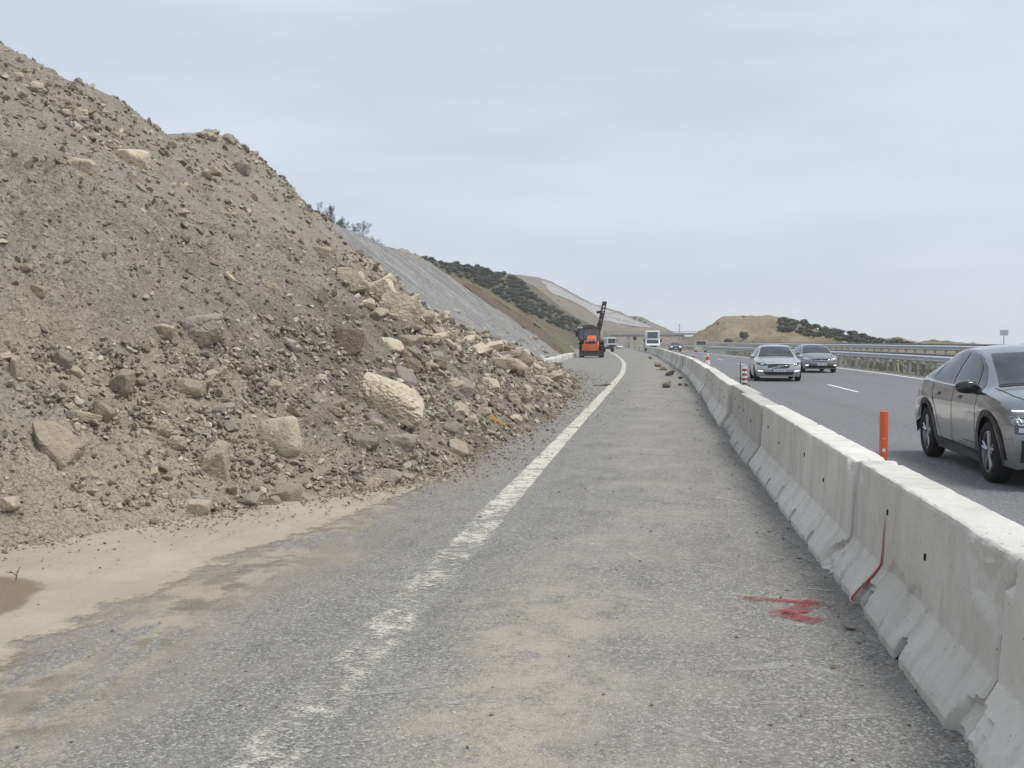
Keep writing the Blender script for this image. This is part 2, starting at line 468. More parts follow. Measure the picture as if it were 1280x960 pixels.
def concrete():
    t = NT('barrier concrete')
    v = t.pos()
    r = t.orand()
    n = t.noise(1.3, 5, .6); streak = t.noise(2.4, 5, .65, t.mapv((1, 1.5, .3)))
    c = t.mix(t.ramp(n, [(.3, 0.0), (.7, 1.0)]), (.55, .535, .49), (.67, .655, .605))
    c = t.mix(t.math('MULTIPLY', t.ramp(streak, [(.5, 0.0), (.7, 1.0)]), .5), c, (.36, .35, .315))
    c = t.mix(t.math('MULTIPLY', t.ramp(t.noise(26, 4, .7), [(.55, 0.0), (.75, 1.0)]), .3), c, (.33, .32, .30))
    pt = t.vor(17, out='Distance')
    c = t.mix(t.math('MULTIPLY', t.ramp(pt, [(.06, 1.0), (.11, 0.0)]), .7), c, (.17, .165, .15))
    scr = t.noise(2.0, 6, .75, t.mapv((1, 1.2, 7), (R(40), 0, 0)))
    c = t.mix(t.math('MULTIPLY', t.ramp(scr, [(.66, 0.0), (.74, 1.0)]), .5), c, (.6, .59, .56))
    hsv = t.n('ShaderNodeHueSaturation'); t.l(c, hsv.inputs['Color'])
    t.l(t.math('MULTIPLY_ADD', r, .36, .76), hsv.inputs['Value'])
    b = t.bump(t.noise(9, 6, .7), .35, .02); b = t.bump(t.noise(60, 3, .7), .25, .006, b)
    return t.fin(hsv.outputs[0], .9, b, 0, .25)
M['concrete'] = concrete()
M['broken_concrete'] = mat_simple('broken concrete', (.43, .4, .33), .95, 0, .2, .25, 14, bump=.8)
M['hole'] = mat_simple('dark hole', (.035, .033, .03), .95, 0, .1, .2)
def mud():
    t = NT('dried mud')
    n = t.noise(1.2, 6, .65); sp = t.noise(16, 5, .75)
    c = t.mix(t.ramp(n, [(.35, 0.0), (.65, 1.0)]), (.335, .3, .232), (.41, .37, .29))
    c = t.mix(t.math('MULTIPLY', t.ramp(sp, [(.6, 0.0), (.68, 1.0)]), .6), c, (.2, .172, .127))
    X, Y, Z = t.xyz()
    # wet patch at the left end, where water still stands
    dx = t.math('MULTIPLY', t.math('ADD', X, 4.42), 1.25); dy = t.math('ADD', Y, -5.75)
    d = t.math('SQRT', t.math('ADD', t.math('MULTIPLY', dx, dx), t.math('MULTIPLY', dy, dy)))
    d = t.math('ADD', d, t.math('MULTIPLY_ADD', t.noise(2.2, 4, .6), .5, -.25))
    wet = t.sm(d, .78, .66)
    c = t.mix(wet, c, (.2, .165, .11))
    at = t.n('ShaderNodeAttribute'); at.attribute_name = 'edge'
    ea = t.math('ADD', at.outputs['Fac'], t.math('MULTIPLY_ADD', t.noise(3.2, 7, .75), .34, -.17))
    t.l(t.ramp(ea, [(.02, 0.0), (.075, 1.0)]), t.b.inputs['Alpha'])
    tr = t.noise(1.6, 6, .7, t.mapv((2.6, .5, 1), (0, 0, R(-32))))
    c = t.mix(t.math('MULTIPLY', t.ramp(tr, [(.5, 0.0), (.7, 1.0)]), .45), c, (.31, .27, .205))
    b = t.bump(t.noise(7, 6, .7), .45, .03); b = t.bump(t.noise(45, 4, .7), .3, .008, b)
    t.l(t.math('MULTIPLY_ADD', wet, -.45, .95), t.b.inputs['Roughness'])
    m = t.fin(c, .95, b, 0, .3)
    t.l(t.math('MULTIPLY_ADD', wet, -.45, .95), t.b.inputs['Roughness'])
    return m
M['mud'] = mud()
def net_mat():
    t = NT('netted cut slope')
    # streaks run down the fall line (X,Z), vary along Y
    v = t.mapv((.09, 1.0, .09))
    s1 = t.noise(1.1, 6, .72, v); s2 = t.noise(4.5, 5, .75, t.mapv((.3, 1.0, .3))); n = t.noise(.35, 4, .6)
    c = t.mix(t.ramp(s1, [(.33, 0.0), (.66, 1.0)]), (.2, .197, .19), (.42, .42, .412))
    c = t.mix(t.math('MULTIPLY', t.ramp(s2, [(.48, 0.0), (.62, 1.0)]), .8), c, (.14, .137, .132))
    c = t.mix(t.math('MULTIPLY', t.ramp(t.noise(3.3, 5, .75, t.mapv((.4, 1.0, .4), loc=(7, 3, 1))), [(.6, 0.0), (.74, 1.0)]), .6), c, (.5, .5, .49))
    s3 = t.noise(11, 4, .75, t.mapv((.45, 1.0, .45), loc=(2, 9, 4)))
    c = t.mix(t.math('MULTIPLY', t.ramp(s3, [(.48, 0.0), (.6, 1.0)]), .8), c, (.15, .147, .14))
    hz = t.noise(2.4, 5, .7, t.mapv((1.2, .12, 1.2)))
    c = t.mix(t.math('MULTIPLY', t.ramp(hz, [(.58, 0.0), (.68, 1.0)]), .5), c, (.2, .19, .175))
    c = t.mix(t.math('MULTIPLY', t.ramp(n, [(.5, 0.0), (.72, 1.0)]), .4), c, (.33, .305, .26))
    b = t.bump(s2, .7, .25)
    return t.fin(c, .95, b, 0, .15)
M['net'] = net_mat()
def ground_mat(name, a, bcol, ccol, sc=1.0, bmp=.3):
    t = NT(name)
    n = t.noise(.12 * sc, 5, .65); f = t.noise(1.3 * sc, 6, .75); g = t.noise(.5 * sc, 5, .7)
    c = t.mix(t.ramp(n, [(.35, 0.0), (.65, 1.0)]), a, bcol)
    c = t.mix(t.math('MULTIPLY', t.ramp(f, [(.45, 0.0), (.7, 1.0)]), .6), c, ccol)
    c = t.mix(t.math('MULTIPLY', t.ramp(g, [(.55, 0.0), (.7, 1.0)]), .4), c, tuple(x * .55 for x in a))
    return t.fin(c, .98, t.bump(f, bmp, .5), 0, .1)
M['ground'] = ground_mat('dry ground', (.2, .185, .14), (.26, .24, .19), (.16, .15, .105))
M['dry_grass'] = ground_mat('dry grass hill', (.20, .162, .105), (.33, .278, .185), (.36, .315, .2), 1.6, .9)
M['scrub'] = ground_mat('scrub hill', (.1, .095, .065), (.16, .135, .1), (.075, .085, .055), .8)
M['brown_hill'] = ground_mat('brown hill', (.165, .135, .105), (.21, .175, .135), (.13, .115, .085), .8)
M['green_strip'] = ground_mat('green bank', (.11, .112, .065), (.165, .15, .095), (.2, .165, .115), 1.8)
M['rubble_strip'] = ground_mat('brown rubble bank', (.165, .132, .1), (.235, .195, .152), (.11, .09, .072), 3, .8)
M['sand_bank'] = ground_mat('sandy bank', (.34, .275, .175), (.4, .33, .22), (.27, .22, .15), 1.2)
M['far_net'] = ground_mat('pale netted slope', (.30, .30, .295), (.36, .36, .355), (.235, .23, .22), .5)
def leaf(name, a, b):
    t = NT(name)
    c = t.mix(t.island(), a, b)
    hsv = t.n('ShaderNodeHueSaturation'); t.l(c, hsv.inputs['Color'])
    t.l(t.math('MULTIPLY_ADD', t.orand(), .6, .7), hsv.inputs['Value'])
    return t.fin(hsv.outputs[0], .8, None, 0, .2)
M['leaf_dark'] = leaf('olive leaves', (.045, .054, .042), (.10, .113, .088))
M['leaf_green'] = leaf('green leaves', (.055, .08, .03), (.12, .15, .06))
M['weed'] = leaf('dry weeds', (.27, .27, .19), (.42, .41, .31))
M['tuft'] = leaf('dry tufts', (.24, .195, .115), (.34, .28, .175))
M['bark'] = mat_simple('bark', (.11, .085, .06), .95, 0, .1, .3, 20)

M['steel'] = mat_simple('galvanised steel', (.52, .54, .56), .5, .3, .4, .12, 3)
M['steel_dark'] = mat_simple('weathered steel', (.17, .18, .19), .6, .4, .4, .2, 3)
M['rubber'] = mat_simple('tyre rubber', (.022, .022, .023), .85, 0, .25, .2, 20, bump=.2)
M['black_plastic'] = mat_simple('black plastic', (.022, .023, .025), .55, 0, .4, .15, 12)
M['gloss_black'] = mat_simple('gloss black', (.012, .012, .014), .12, 0, .5, .1, 4, coat=.5)
def glass_mat(name, a, b):
    t = NT(name)
    c = t.mix(t.ramp(t.noise(2.6, 3, .5, t.ocoord()), [(.4, 0.0), (.66, 1.0)]), a, b)  # blotchy tone painted into the pane to stand for vague reflections
    return t.fin(c, .04, None, 0, .75)
M['glass'] = glass_mat('car glass', (.016, .018, .021), (.05, .055, .062))
M['glass_light'] = glass_mat('cab glass', (.05, .065, .075), (.1, .12, .13))
def car_paint(name, c, metal=.6, rough=.3):
    t = NT(name)
    d = t.ramp(t.noise(1.6, 5, .6, t.ocoord()), [(.4, 0.0), (.8, 1.0)])
    X, Y, Z = t.xyz(t.ocoord())
    dust = t.math('MULTIPLY', t.sm(Z, .75, .2), t.math('MULTIPLY_ADD', d, .35, .25))
    col = t.mix(dust, c, (.2, .185, .16))
    t.l(t.math('MULTIPLY_ADD', dust, .4, rough), t.b.inputs['Roughness'])
    m = t.fin(col, rough, None, metal, .5, Coat_Weight=.9, Coat_Roughness=.04)
    t.l(t.math('MULTIPLY_ADD', dust, .4, rough), t.b.inputs['Roughness'])
    return m
M['paint_grey'] = car_paint('steel grey car paint', (.23, .24, .262), .7, .22)
M['paint_silver'] = car_paint('silver car paint', (.47, .48, .49))
M['paint_gun'] = car_paint('grey car paint', (.22, .225, .235))
M['paint_black'] = car_paint('black car paint', (.02, .021, .024), .2)
M['paint_white'] = car_paint('white car paint', (.75, .75, .75), 0, .35)
M['chrome'] = mat_simple('bright metal', (.7, .71, .73), .18, 1, .5, .05)
M['alloy'] = mat_simple('alloy', (.42, .43, .45), .3, .9, .5, .1)
def emit_mat(name, col, e):
    t = NT(name)
    return t.fin(col, .15, None, 0, .6, Emission_Color=col, Emission_Strength=e)
M['lamp_on'] = emit_mat('lit running lamp', (.95, .97, 1.0), .55)
M['lamp_clear'] = mat_simple('clear lamp lens', (.5, .52, .54), .08, .3, .7, .3, 9)
M['lamp_dark'] = mat_simple('dark lamp lens', (.06, .065, .07), .06, .1, .7, .4, 9)
M['plate'] = mat_simple('white plate', (.72, .73, .74), .4, 0, .4, .05)
M['plate_ink'] = mat_simple('plate ink', (.02, .02, .025), .5, 0, .3, .05)
M['orange'] = mat_simple('sun faded orange plastic', (.62, .115, .035), .5, 0, .4, .15, 5)
M['cone_red'] = mat_simple('cone red', (.62, .06, .045), .5, 0, .4, .12, 5)
M['reflect'] = mat_simple('reflective white', (.75, .74, .72), .4, 0, .4, .1, 8)
M['post_red'] = mat_simple('post red brown', (.3, .07, .055), .6, 0, .3, .2, 8)
M['tractor_orange'] = mat_simple('tractor orange', (.62, .13, .035), .45, 0, .4, .15, 3, coat=.2)
M['rust'] = mat_simple('rusty brown steel', (.075, .05, .042), .8, .2, .3, .3, 5)
M['dark_machine'] = mat_simple('dark machine steel', (.05, .05, .052), .7, .2, .3, .3, 5)
M['cream'] = mat_simple('cream panel', (.62, .6, .5), .5, 0, .4, .1, 3)
M['truck_grey'] = mat_simple('grey truck panel', (.24, .255, .265), .6, .1, .4, .15, 3)
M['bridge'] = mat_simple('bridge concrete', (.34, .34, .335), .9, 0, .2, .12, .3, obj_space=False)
M['bridge_shade'] = mat_simple('shaded bridge concrete', (.26, .26, .26), .9, 0, .2, .12, .3, obj_space=False)  # darker copy of the bridge concrete: shade on girders and abutments put into colour
M['sign_face'] = mat_simple('sign plate', (.5, .52, .53), .5, .2, .4, .1)
M['ochre'] = mat_simple('ochre clay', (.36, .22, .075), .95, 0, .1, .3, 12, bump=.6)

# ------------------------------------------------------------------ the road alignment
line_x = tab([(-40, -1.47), (0, -1.47), (45, -1.5), (72.5, -2.05), (110, -3.8), (140, -5.6), (200, -9.6), (330, -20), (520, -40)])
bar_x = tab([(-10, 1.21), (0, 1.21), (18, 1.23), (28, 1.36), (48, 1.5), (62, 1.32), (100, .61), (176, -2.4), (200, -4.1), (330, -15.5), (520, -35)])
right_x = tab([(-40, 11.3), (30, 11.3), (50, 11.25), (80, 10.2), (107, 8.55), (142, 6.4), (200, 1.6), (330, -9), (520, -28)])
def zroad(Y): return -.9 * sstep(170, 330, Y) - .8 * sstep(330, 560, Y)

# ground: one sheet out to the horizon, falling away beyond the motorway
gy = np.concatenate([np.linspace(-60, 560, 125), np.geomspace(600, 2450, 16)])
gu = np.concatenate([-np.geomspace(2300, 16, 16), np.linspace(-14, 30, 23), np.geomspace(34, 2300, 18)])
GY, GU = np.meshgrid(gy, gu, indexing='ij')
GX = GU + np.minimum(0, right_x(np.minimum(GY, 560)) - 11.3)
GZ = zroad(GY) - .06 - .4 * sstep(22, 60, GU) - .012 * np.maximum(0, GU - 40) - .012 * np.maximum(0, GY - 620)
GZ = np.maximum(GZ, -70) + .05 * fbm(GX / 7, GY / 7, 3, 3) * sstep(13.5, 16, GU)
set_props(sheet('ground', np.stack([GX, GY, GZ], -1), M['ground']), kind='structure')
ry = np.concatenate([np.linspace(-40, 180, 111), np.linspace(184, 560, 60)])
def ribbon(name, xa, xb, n, z, mat, ys=ry):
    U = np.linspace(0, 1, n)
    A, B = xa(ys), xb(ys)
    P = np.stack([A[:, None] + (B - A)[:, None] * U, np.repeat(ys[:, None], n, 1), np.repeat((zroad(ys) + z)[:, None], n, 1)], -1)
    return set_props(sheet(name, P, mat), kind='structure')
ribbon('road', lambda y: line_x(y) - 6.4, lambda y: bar_x(y) + .28, 12, 0, M['road'])
ribbon('motorway', lambda y: bar_x(y) + .28, lambda y: right_x(y) + .9, 14, 0, M['motorway'])
ribbon('median', lambda y: right_x(y) + .9, lambda y: right_x(y) + 5.2, 8, -.012, M['ground'])
def marking(name, xc, y0, y1, w, mat, n=None, z=.004):
    ys = np.linspace(y0, y1, n or max(2, int((y1 - y0) / 1.5)))
    return ribbon(name, lambda y: xc(y) - w / 2, lambda y: xc(y) + w / 2, 2, z, mat, ys)
marking('edge_line', line_x, 2.0, 24, .5, M['edge_paint'])
marking('edge_line', line_x, 24, 260, .25, M['edge_far'])
marking('outer_edge_line', right_x, -20, 420, .2, M['lane_paint'])
for k in range(-1, 14):
    marking('lane_dash', lambda y: bar_x(y) + 5.0 - .09 * sstep(30, 45, y), 33.8 + 18.2 * k, 39.4 + 18.2 * k, .13, M['lane_paint'], 5)

# ------------------------------------------------------------------ debris heap on the cut slope
toe_x = tab([(-6, -8.2), (0, -7.2), (3, -6.5), (5, -5.8), (7.25, -4.96), (8, -4.38), (9.27, -3.87), (10.1, -3.36), (11.7, -2.75), (13.8, -2.55),
             (17.4, -2.4), (23.4, -2.32), (30.2, -2.5), (42.6, -3.45), (57.9, -5.25), (69.4, -6.85), (80, -7.9)])
crest_z = tab([(-6, 11.2), (0, 11.1), (28, 11.0), (36, 10.85), (42, 10.5), (44, 10.6), (47, 11.0), (51, 11.35), (54, 11.2), (58, 10.6), (62, 9.7), (66, 8.9), (80, 8.6)])
edge_y = tab([(-26, 68), (-20, 64.6), (-17.8, 61.2), (-15, 59.2), (-12.6, 57.6), (-10.1, 59.2), (-8.7, 67), (-7.6, 78), (-5, 84), (0, 90)])
CUT = .7265
def zcut(X): return np.where(X < -20.4, CUT * 12.6 + .05 * (-20.4 - X), CUT * (-7.8 - X))
def heap_smooth(X, Y):
    t = toe_x(Y); c = crest_z(Y)
    s = (t - X) / (t + 20.5)
    ex = 1 + .42 * sstep(18, 38, Y)
    p = np.where(s < 0, s * 1.3, np.clip(s, 0, 2) ** ex)
    z = c * p
    z = z + .85 * np.exp(-((s - .2) / .12) ** 2) * sstep(26, 10, Y) - .5 * np.exp(-((s - .62) / .2) ** 2) * sstep(30, 12, Y)
    z = z + .5 * np.exp(-((s - .1) / .09) ** 2) * sstep(12, 20, Y) * sstep(36, 24, Y)
    z = np.where(s > 1, c + .04 * (s - 1) * 18, z)
    # towards the far edge the heap thins out over the netted slope
    k = sstep(-.6, 13, edge_y(X) - Y)
    zc = np.where(X > -7.8, np.minimum(zcut(X), 0), zcut(X))
    z2 = zc + (z - zc) * k - .35 * (1 - sstep(-1.5, 2.5, edge_y(X) - Y))
    return np.where(X < -7.2, z2, np.where(Y > 50, z2 * sstep(-7.0, -7.2, X) + z * sstep(-7.2, -7.0, X), z)), s
def clods(x, y, seed, r=.55):
    """rounded lumps: one per cell of a jittered grid"""
    ix, iy = np.floor(x), np.floor(y); h = np.zeros_like(x)
    for ox in (-1, 0, 1):
        for oy in (-1, 0, 1):
            a = _hash(ix + ox, iy + oy, seed); jx = (a & 1023) / 1023.0; jy = ((a >> 10) & 1023) / 1023.0; sz = .35 + .65 * ((a >> 20) & 255) / 255.0
            d2 = (x - ix - ox - jx) ** 2 + (y - iy - oy - jy) ** 2
            h = np.maximum(h, np.sqrt(np.maximum(0, (r * sz) ** 2 - d2)))
    return h
def heap(X, Y, fine=True):
    X = np.asarray(X, float); Y = np.asarray(Y, float)
    z, s = heap_smooth(X, Y)
    up = sstep(.0, .12, s)
    rough = .45 + .55 * sstep(.5, .25, s) + .3 * sstep(.75, .95, s)
    z = z + up * (.5 * fbm(X / 5.5, Y / 5.5, 3, 21) + .17 * rough * fbm(X / 1.3, Y / 1.3, 3, 31))
    if fine:
        z = z + (.25 + .75 * up) * rough * (.055 * fbm(X / .42, Y / .42, 3, 41, .6) + .018 * fbm(X / .11, Y / .11, 2, 51))
        wx = X + .12 * perlin(X / .2, Y / .2, 81); wy = Y + .12 * perlin(X / .2, Y / .2, 82)
        zone = np.clip(sstep(.52, .3, s) * sstep(30, 12, Y) + sstep(20, 30, Y) * .8 + sstep(.7, .85, s), 0, 1) * sstep(-.25, .25, fbm(X / 1.9, Y / 1.9, 2, 83))
        z = z + zone * sstep(0, .05, s) * (.30 * clods(wx / .46, wy / .46, 84) + .13 * clods(wx / .19, wy / .19, 85))
        # bedded ridges run with the slope on the upper scree
        z = z + .05 * up * sstep(.25, .45, s) * perlin(X / 3.0, Y / .5, 61)
    return z
hy = np.concatenate([np.linspace(-4, 3.8, 14), np.geomspace(4, 88, 740)])
hs = np.concatenate([np.linspace(-.06, 1.05, 450), np.linspace(1.08, 1.9, 12)])
HY, HS = np.meshgrid(hy, hs, indexing='ij')
HT = toe_x(HY)
HX = HT - HS * (HT + 20.5)
HZ = heap(HX, HY)
set_props(sheet('debris_slope', np.stack([HX, HY, HZ], -1), M['soil']), kind='structure')

def hits(pts):
    """where sight lines through photo points meet the heap; list of (x,y) -> (n,3)"""
    T = np.geomspace(4, 95, 900)
    out = []
    for (x, y) in pts:
        d = ray(x, y); P = CPOS[None] + T[:, None] * d
        dz = P[:, 2] - heap(P[:, 0], P[:, 1], False)
        i = np.argmax(dz < 0)
        if dz[i] >= 0: out.append(None); continue
        a = dz[i - 1] / (dz[i - 1] - dz[i]); out.append(P[i - 1] + (P[i] - P[i - 1]) * a)
    return out

# the netted cut slope behind it: strips of net laid down the fall line, each a little proud of the next
ny = np.linspace(50, 108, 233); nx = np.linspace(0, 1, 60)
NY, NU = np.meshgrid(ny, nx, indexing='ij')
farA = tab([(0, 104), (.07, 101), (.27, 97.5), (.45, 95), (.65, 92), (.85, 90), (1, 88.5)])   # far edge: fraction of height -> Y
NYY = 50 + (NY - 50) / 58 * (farA(NU) - 50)
crest_net = np.interp(NYY, [50, 66, 73, 87, 95], [9.5, 9.1, 8.6, 8.5, 8.1])
NZ = NU * crest_net
NX = -7.8 - NZ / CUT - .012 * np.maximum(0, NYY - 70) ** 1.3 * (1 - NU) ** 1.5
seam = np.abs(((NYY + .8 * perlin(NU * 2, NYY * 0, 5)) / 2.6) % 1 - .5) * 2
NZ = NZ + .07 * sstep(.8, 1, seam) + .05 * perlin(NYY * 2.2, NU * 6, 71) + .16 * fbm(NYY / 5, NU * 4, 3, 72)
NP = np.stack([NX, NYY, NZ], -1)
set_props(sheet('netted_slope', NP, M['net']), kind='structure')
# the plateau behind its crest
top = []
for i in range(0, len(ny), 6):
    e = NP[i, -1]
    top.append([(e[0] + .05, e[1], e[2] - .03), (e[0] - 2, e[1], e[2] + .15), (e[0] - 8, e[1], e[2] - .3), (e[0] - 30, e[1], e[2] - 5)])
set_props(sheet('hilltop', np.array(top), M['green_strip']), kind='structure')
# beyond the net: a bare rubble bank, then a grassy shoulder where the cut runs out
def bank(name, mat, fa, fb, n, extra=0, nz=.25, seed=80, lift=0.):
    U = np.linspace(0, 1, 46); W = np.linspace(0, 1, n)
    P = np.zeros((46, n, 3))
    for j, w in enumerate(W):
        a = np.array([fa(u) for u in U]); b = np.array([fb(u) for u in U])
        P[:, j] = a * (1 - w) + b * w
    P[..., 2] += nz * fbm(P[..., 1] / 1.6, P[..., 0] / 1.6, 4, seed) * 1.0 + lift
    return set_props(sheet(name, P, mat), kind='structure')
def on_cut(u, Yt):
    i = np.interp(u, [0, 1], [0, 1]); z = i * np.interp(Yt, [50, 66, 73, 87, 95, 130], [9.5, 9.1, 8.6, 8.5, 8.2, 8.2])
    return np.array([-7.8 - z / CUT - .012 * max(0, Yt - 70) ** 1.3 * (1 - min(1, u)) ** 1.5, Yt, z])
yB = tab([(0, 112), (.1, 118), (.27, 123), (.4, 117), (.6, 108), (.8, 102.5), (1, 95.5)])
yC = tab([(0, 160), (.1, 156), (.27, 150), (.4, 138), (.6, 126), (.8, 117), (1, 106)])
A_ = lambda u: on_cut(u, float(farA(u)) - .6) + np.array([0, 0, -.05 - .45 * float(sstep(.75, 1, u))])
B_ = lambda u: on_cut(u, float(yB(u))) + np.array([0, 0, -.5 * float(sstep(.75, 1, u))])
C_ = lambda u: on_cut(u, float(yC(u))) + np.array([0, 0, -.25])
D_ = lambda u: on_cut(u, float(yC(u)) + 45) + np.array([-3 * u, 0, -1.0 - 2.5 * u])
bank('rubble_bank', M['rubble_strip'], A_, B_, 14, nz=.3)
bank('grass_bank', M['green_strip'], B_, C_, 14, nz=.2, seed=90)
bank('sandy_bank', M['sand_bank'], C_, D_, 14, nz=.2, seed=95)

# washed-out mud lens at the foot of the heap
my = np.concatenate([np.linspace(1.5, 13.5, 160)])
mud_edge = tab([(0, -3.5), (3, -3.3), (4.66, -3.2), (5.64, -3.2), (6.94, -3.14), (8.57, -2.86), (11.06, -2.6), (13.5, -2.45)])
mu = np.linspace(0, 1, 46)
MY, MU = np.meshgrid(my, mu, indexing='ij')
e_in = mud_edge(MY) + .1 + .09 * fbm(MY / .9, MY * 0 + 3, 4, 7, .6) + .035 * fbm(MY / .16, MY * 0 + 8, 2, 9)
e_out = toe_x(MY) - .7
MX = e_in + (e_out - e_in) * MU
MZ = .0035 + .008 * sstep(.06, .25, MU) + .03 * sstep(.15, .6, MU) + .012 * fbm(MX / .8, MY / .8, 3, 12) * sstep(.05, .25, MU)
MZ -= .035 * np.exp(-(((MX + 4.42) / .6) ** 2 + ((MY - 5.75) / .75) ** 2))
mo = set_props(sheet('mud', np.stack([MX, MY, MZ], -1), M['mud']), kind='structure')
mo.data.attributes.new('edge', 'FLOAT', 'POINT').data.foreach_set('value', MU.ravel().astype(np.float32))

# ------------------------------------------------------------------ far hills (lofted from foot to crest, with a back slope)
def loft_hill(name, mat, crest, foot, nu=140, nv=46, nz=.6, back=60, sc=9, seed=100, bulge=.0):
    """crest/foot: lists of world points, same count"""
    cr = np.array(crest, float); ft = np.array(foot, float)
    ft[:, 2] = -2.2
    t = np.linspace(0, 1, len(cr)); U = np.linspace(0, 1, nu)
    cu = np.stack([tab(list(zip(t, cr[:, k])))(U) for k in range(3)], -1)
    fu = np.stack([tab(list(zip(t, ft[:, k])))(U) for k in range(3)], -1)
    V = np.concatenate([np.linspace(0, 1, nv), np.linspace(1.03, 1.6, 10)])
    P = np.zeros((nu, len(V), 3))
    for j, v in enumerate(V):
        if v <= 1:
            P[:, j] = fu + (cu - fu) * v
            P[:, j, 2] += bulge * (cu[:, 2] - fu[:, 2]) * math.sin(math.pi * v)
        else:
            d = cu - fu; d[:, 2] = 0; d /= np.linalg.norm(d, axis=1)[:, None] + 1e-6
            w = (v - 1) / .6
            P[:, j] = cu + d * (back * w); P[:, j, 2] -= w * w * (cu[:, 2] - fu[:, 2])
    m = np.clip(np.minimum(V, 1.0), 0, 1)
    amp = nz * (.25 + .75 * np.sin(np.pi * np.clip(m * .85, 0, 1)))[None, :]
    P[..., 2] += amp * fbm(P[..., 0] / sc, P[..., 1] / sc, 5, seed, .55)
    set_props(sheet(name, P, mat), kind='structure')
    return P
px = lambda x, y, Y: atY(x, y, Y)
# scrub hill with the olive trees
HILL1 = loft_hill('scrub_hill', M['scrub'],
    [px(440, 300, 250), px(530, 323, 250), px(585, 335, 258), (px(638, 345, 268)), px(665, 356, 278), px(700, 382, 285), px(735, 405, 290), px(765, 421, 292)],
    [px(440, 428, 150), px(530, 428, 150), px(585, 428, 158), px(638, 428, 172), px(665, 429, 186), px(700, 430, 200), px(735, 430, 220), px(765, 430, 240)], nz=1.1, seed=101)
HILL2 = loft_hill('brown_hill', M['brown_hill'],
    [px(600, 350, 630), px(636, 343, 630), px(676, 348, 630), px(700, 358, 630), px(730, 374, 630), px(760, 385, 625), px(800, 400, 620), px(826, 411, 615), px(852, 419, 610)],
    [px(600, 428, 465), px(636, 428, 475), px(676, 428, 490), px(700, 428, 500), px(730, 428, 510), px(760, 428, 515), px(800, 429, 525), px(826, 429, 535), px(852, 429, 540)], nz=1.6, seed=111, bulge=.02, sc=12)
def on_hill2(x, y, out=.9):
    d = ray(x, y)
    hit = BV2.ray_cast(Vector(CPOS), Vector(d).normalized())
    return None if hit[0] is None else np.array(hit[0]) - d / np.linalg.norm(d) * out
me2 = bpy.data.objects['brown_hill'].data
BV2 = BVHTree.FromPolygons([v.co for v in me2.vertices], [p.vertices for p in me2.polygons])
# pale netted patch on the far hill
up_ = tab([(676, 349.5), (690, 354), (705, 362), (730, 376), (750, 383.5), (772, 391), (800, 402), (815, 408)])
lo_ = tab([(676, 350.5), (690, 366), (705, 372), (730, 384), (750, 398), (772, 404), (800, 408.5), (815, 409.5)])
PN = []
for x in np.linspace(678, 814, 60):
    row = []
    for w in np.linspace(0, 1, 9):
        q = on_hill2(x, float(up_(x)) + .8 + (float(lo_(x)) - float(up_(x)) - .8) * w)
        row.append(q if q is not None else (row[-1] if row else px(x, float(up_(x)) + 2, 620)))
    PN.append(row)
PN = np.array(PN)
set_props(sheet('far_netted_slope', PN, M['far_net']), kind='structure')
HILL3 = loft_hill('far_ridge', M['scrub'],
    [px(760, 393, 900), px(800, 396, 900), px(815, 403, 900), px(835, 412, 900), px(850, 418, 900), px(870, 424, 900)],
    [px(760, 428, 760), px(800, 428, 760), px(815, 428, 760), px(835, 428, 760), px(850, 428, 760), px(870, 428, 760)], nz=1.0, seed=121, sc=14)
HILLR = loft_hill('grass_hill', M['dry_grass'],
    [px(838, 433, 235), px(862, 422, 235), px(885, 410, 235), px(905, 398, 235), px(935, 396, 235), px(965, 396, 235), px(990, 402, 228), px(1030, 414, 215), px(1075, 423, 200), px(1160, 429, 185), px(1300, 434, 175)],
    [px(838, 437, 175), px(862, 437, 172), px(885, 437, 168), px(905, 437, 163), px(935, 438, 158), px(965, 438, 152), px(990, 438, 146), px(1030, 438, 138), px(1075, 438, 128), px(1160, 439, 118), px(1300, 440, 110)],
    nz=1.25, seed=131, sc=8, bulge=.1, back=90)

# ------------------------------------------------------------------ rocks
def ico(sub):
    bm = bmesh.new(); bmesh.ops.create_icosphere(bm, subdivisions=sub, radius=1)
    bm.verts.ensure_lookup_table()
    V = np.array([v.co[:] for v in bm.verts]); F = np.array([[v.index for v in f.verts] for f in bm.faces])
    bm.free(); return V, F
ICO = {k: ico(k) for k in (1, 2, 3, 4, 5)}
def noise3(P, f, seed):
    Q = np.asarray(P, float) * f + np.array([seed * .37, seed * .61 + 3, seed * .13 + 7])
    I = np.floor(Q); w = Q - I; u = w * w * w * (w * (w * 6 - 15) + 10)
    def g(a, b, c):
        h = _hash(I[:, 0] + a + 57 * (I[:, 2] + c), I[:, 1] + b - 113 * (I[:, 2] + c), seed)
        t = h / 4294967296.0; th = t * 2 * np.pi; z = ((h >> 7) & 1023) / 511.5 - 1; r = np.sqrt(np.maximum(0, 1 - z * z))
        return r * np.cos(th) * (w[:, 0] - a) + r * np.sin(th) * (w[:, 1] - b) + z * (w[:, 2] - c)
    m = lambda a, b, t: a + (b - a) * t
    x = [[m(g(0, b, c), g(1, b, c), u[:, 0]) for c in (0, 1)] for b in (0, 1)]
    return 1.5 * m(m(x[0][0], x[1][0], u[:, 1]), m(x[0][1], x[1][1], u[:, 1]), u[:, 2])
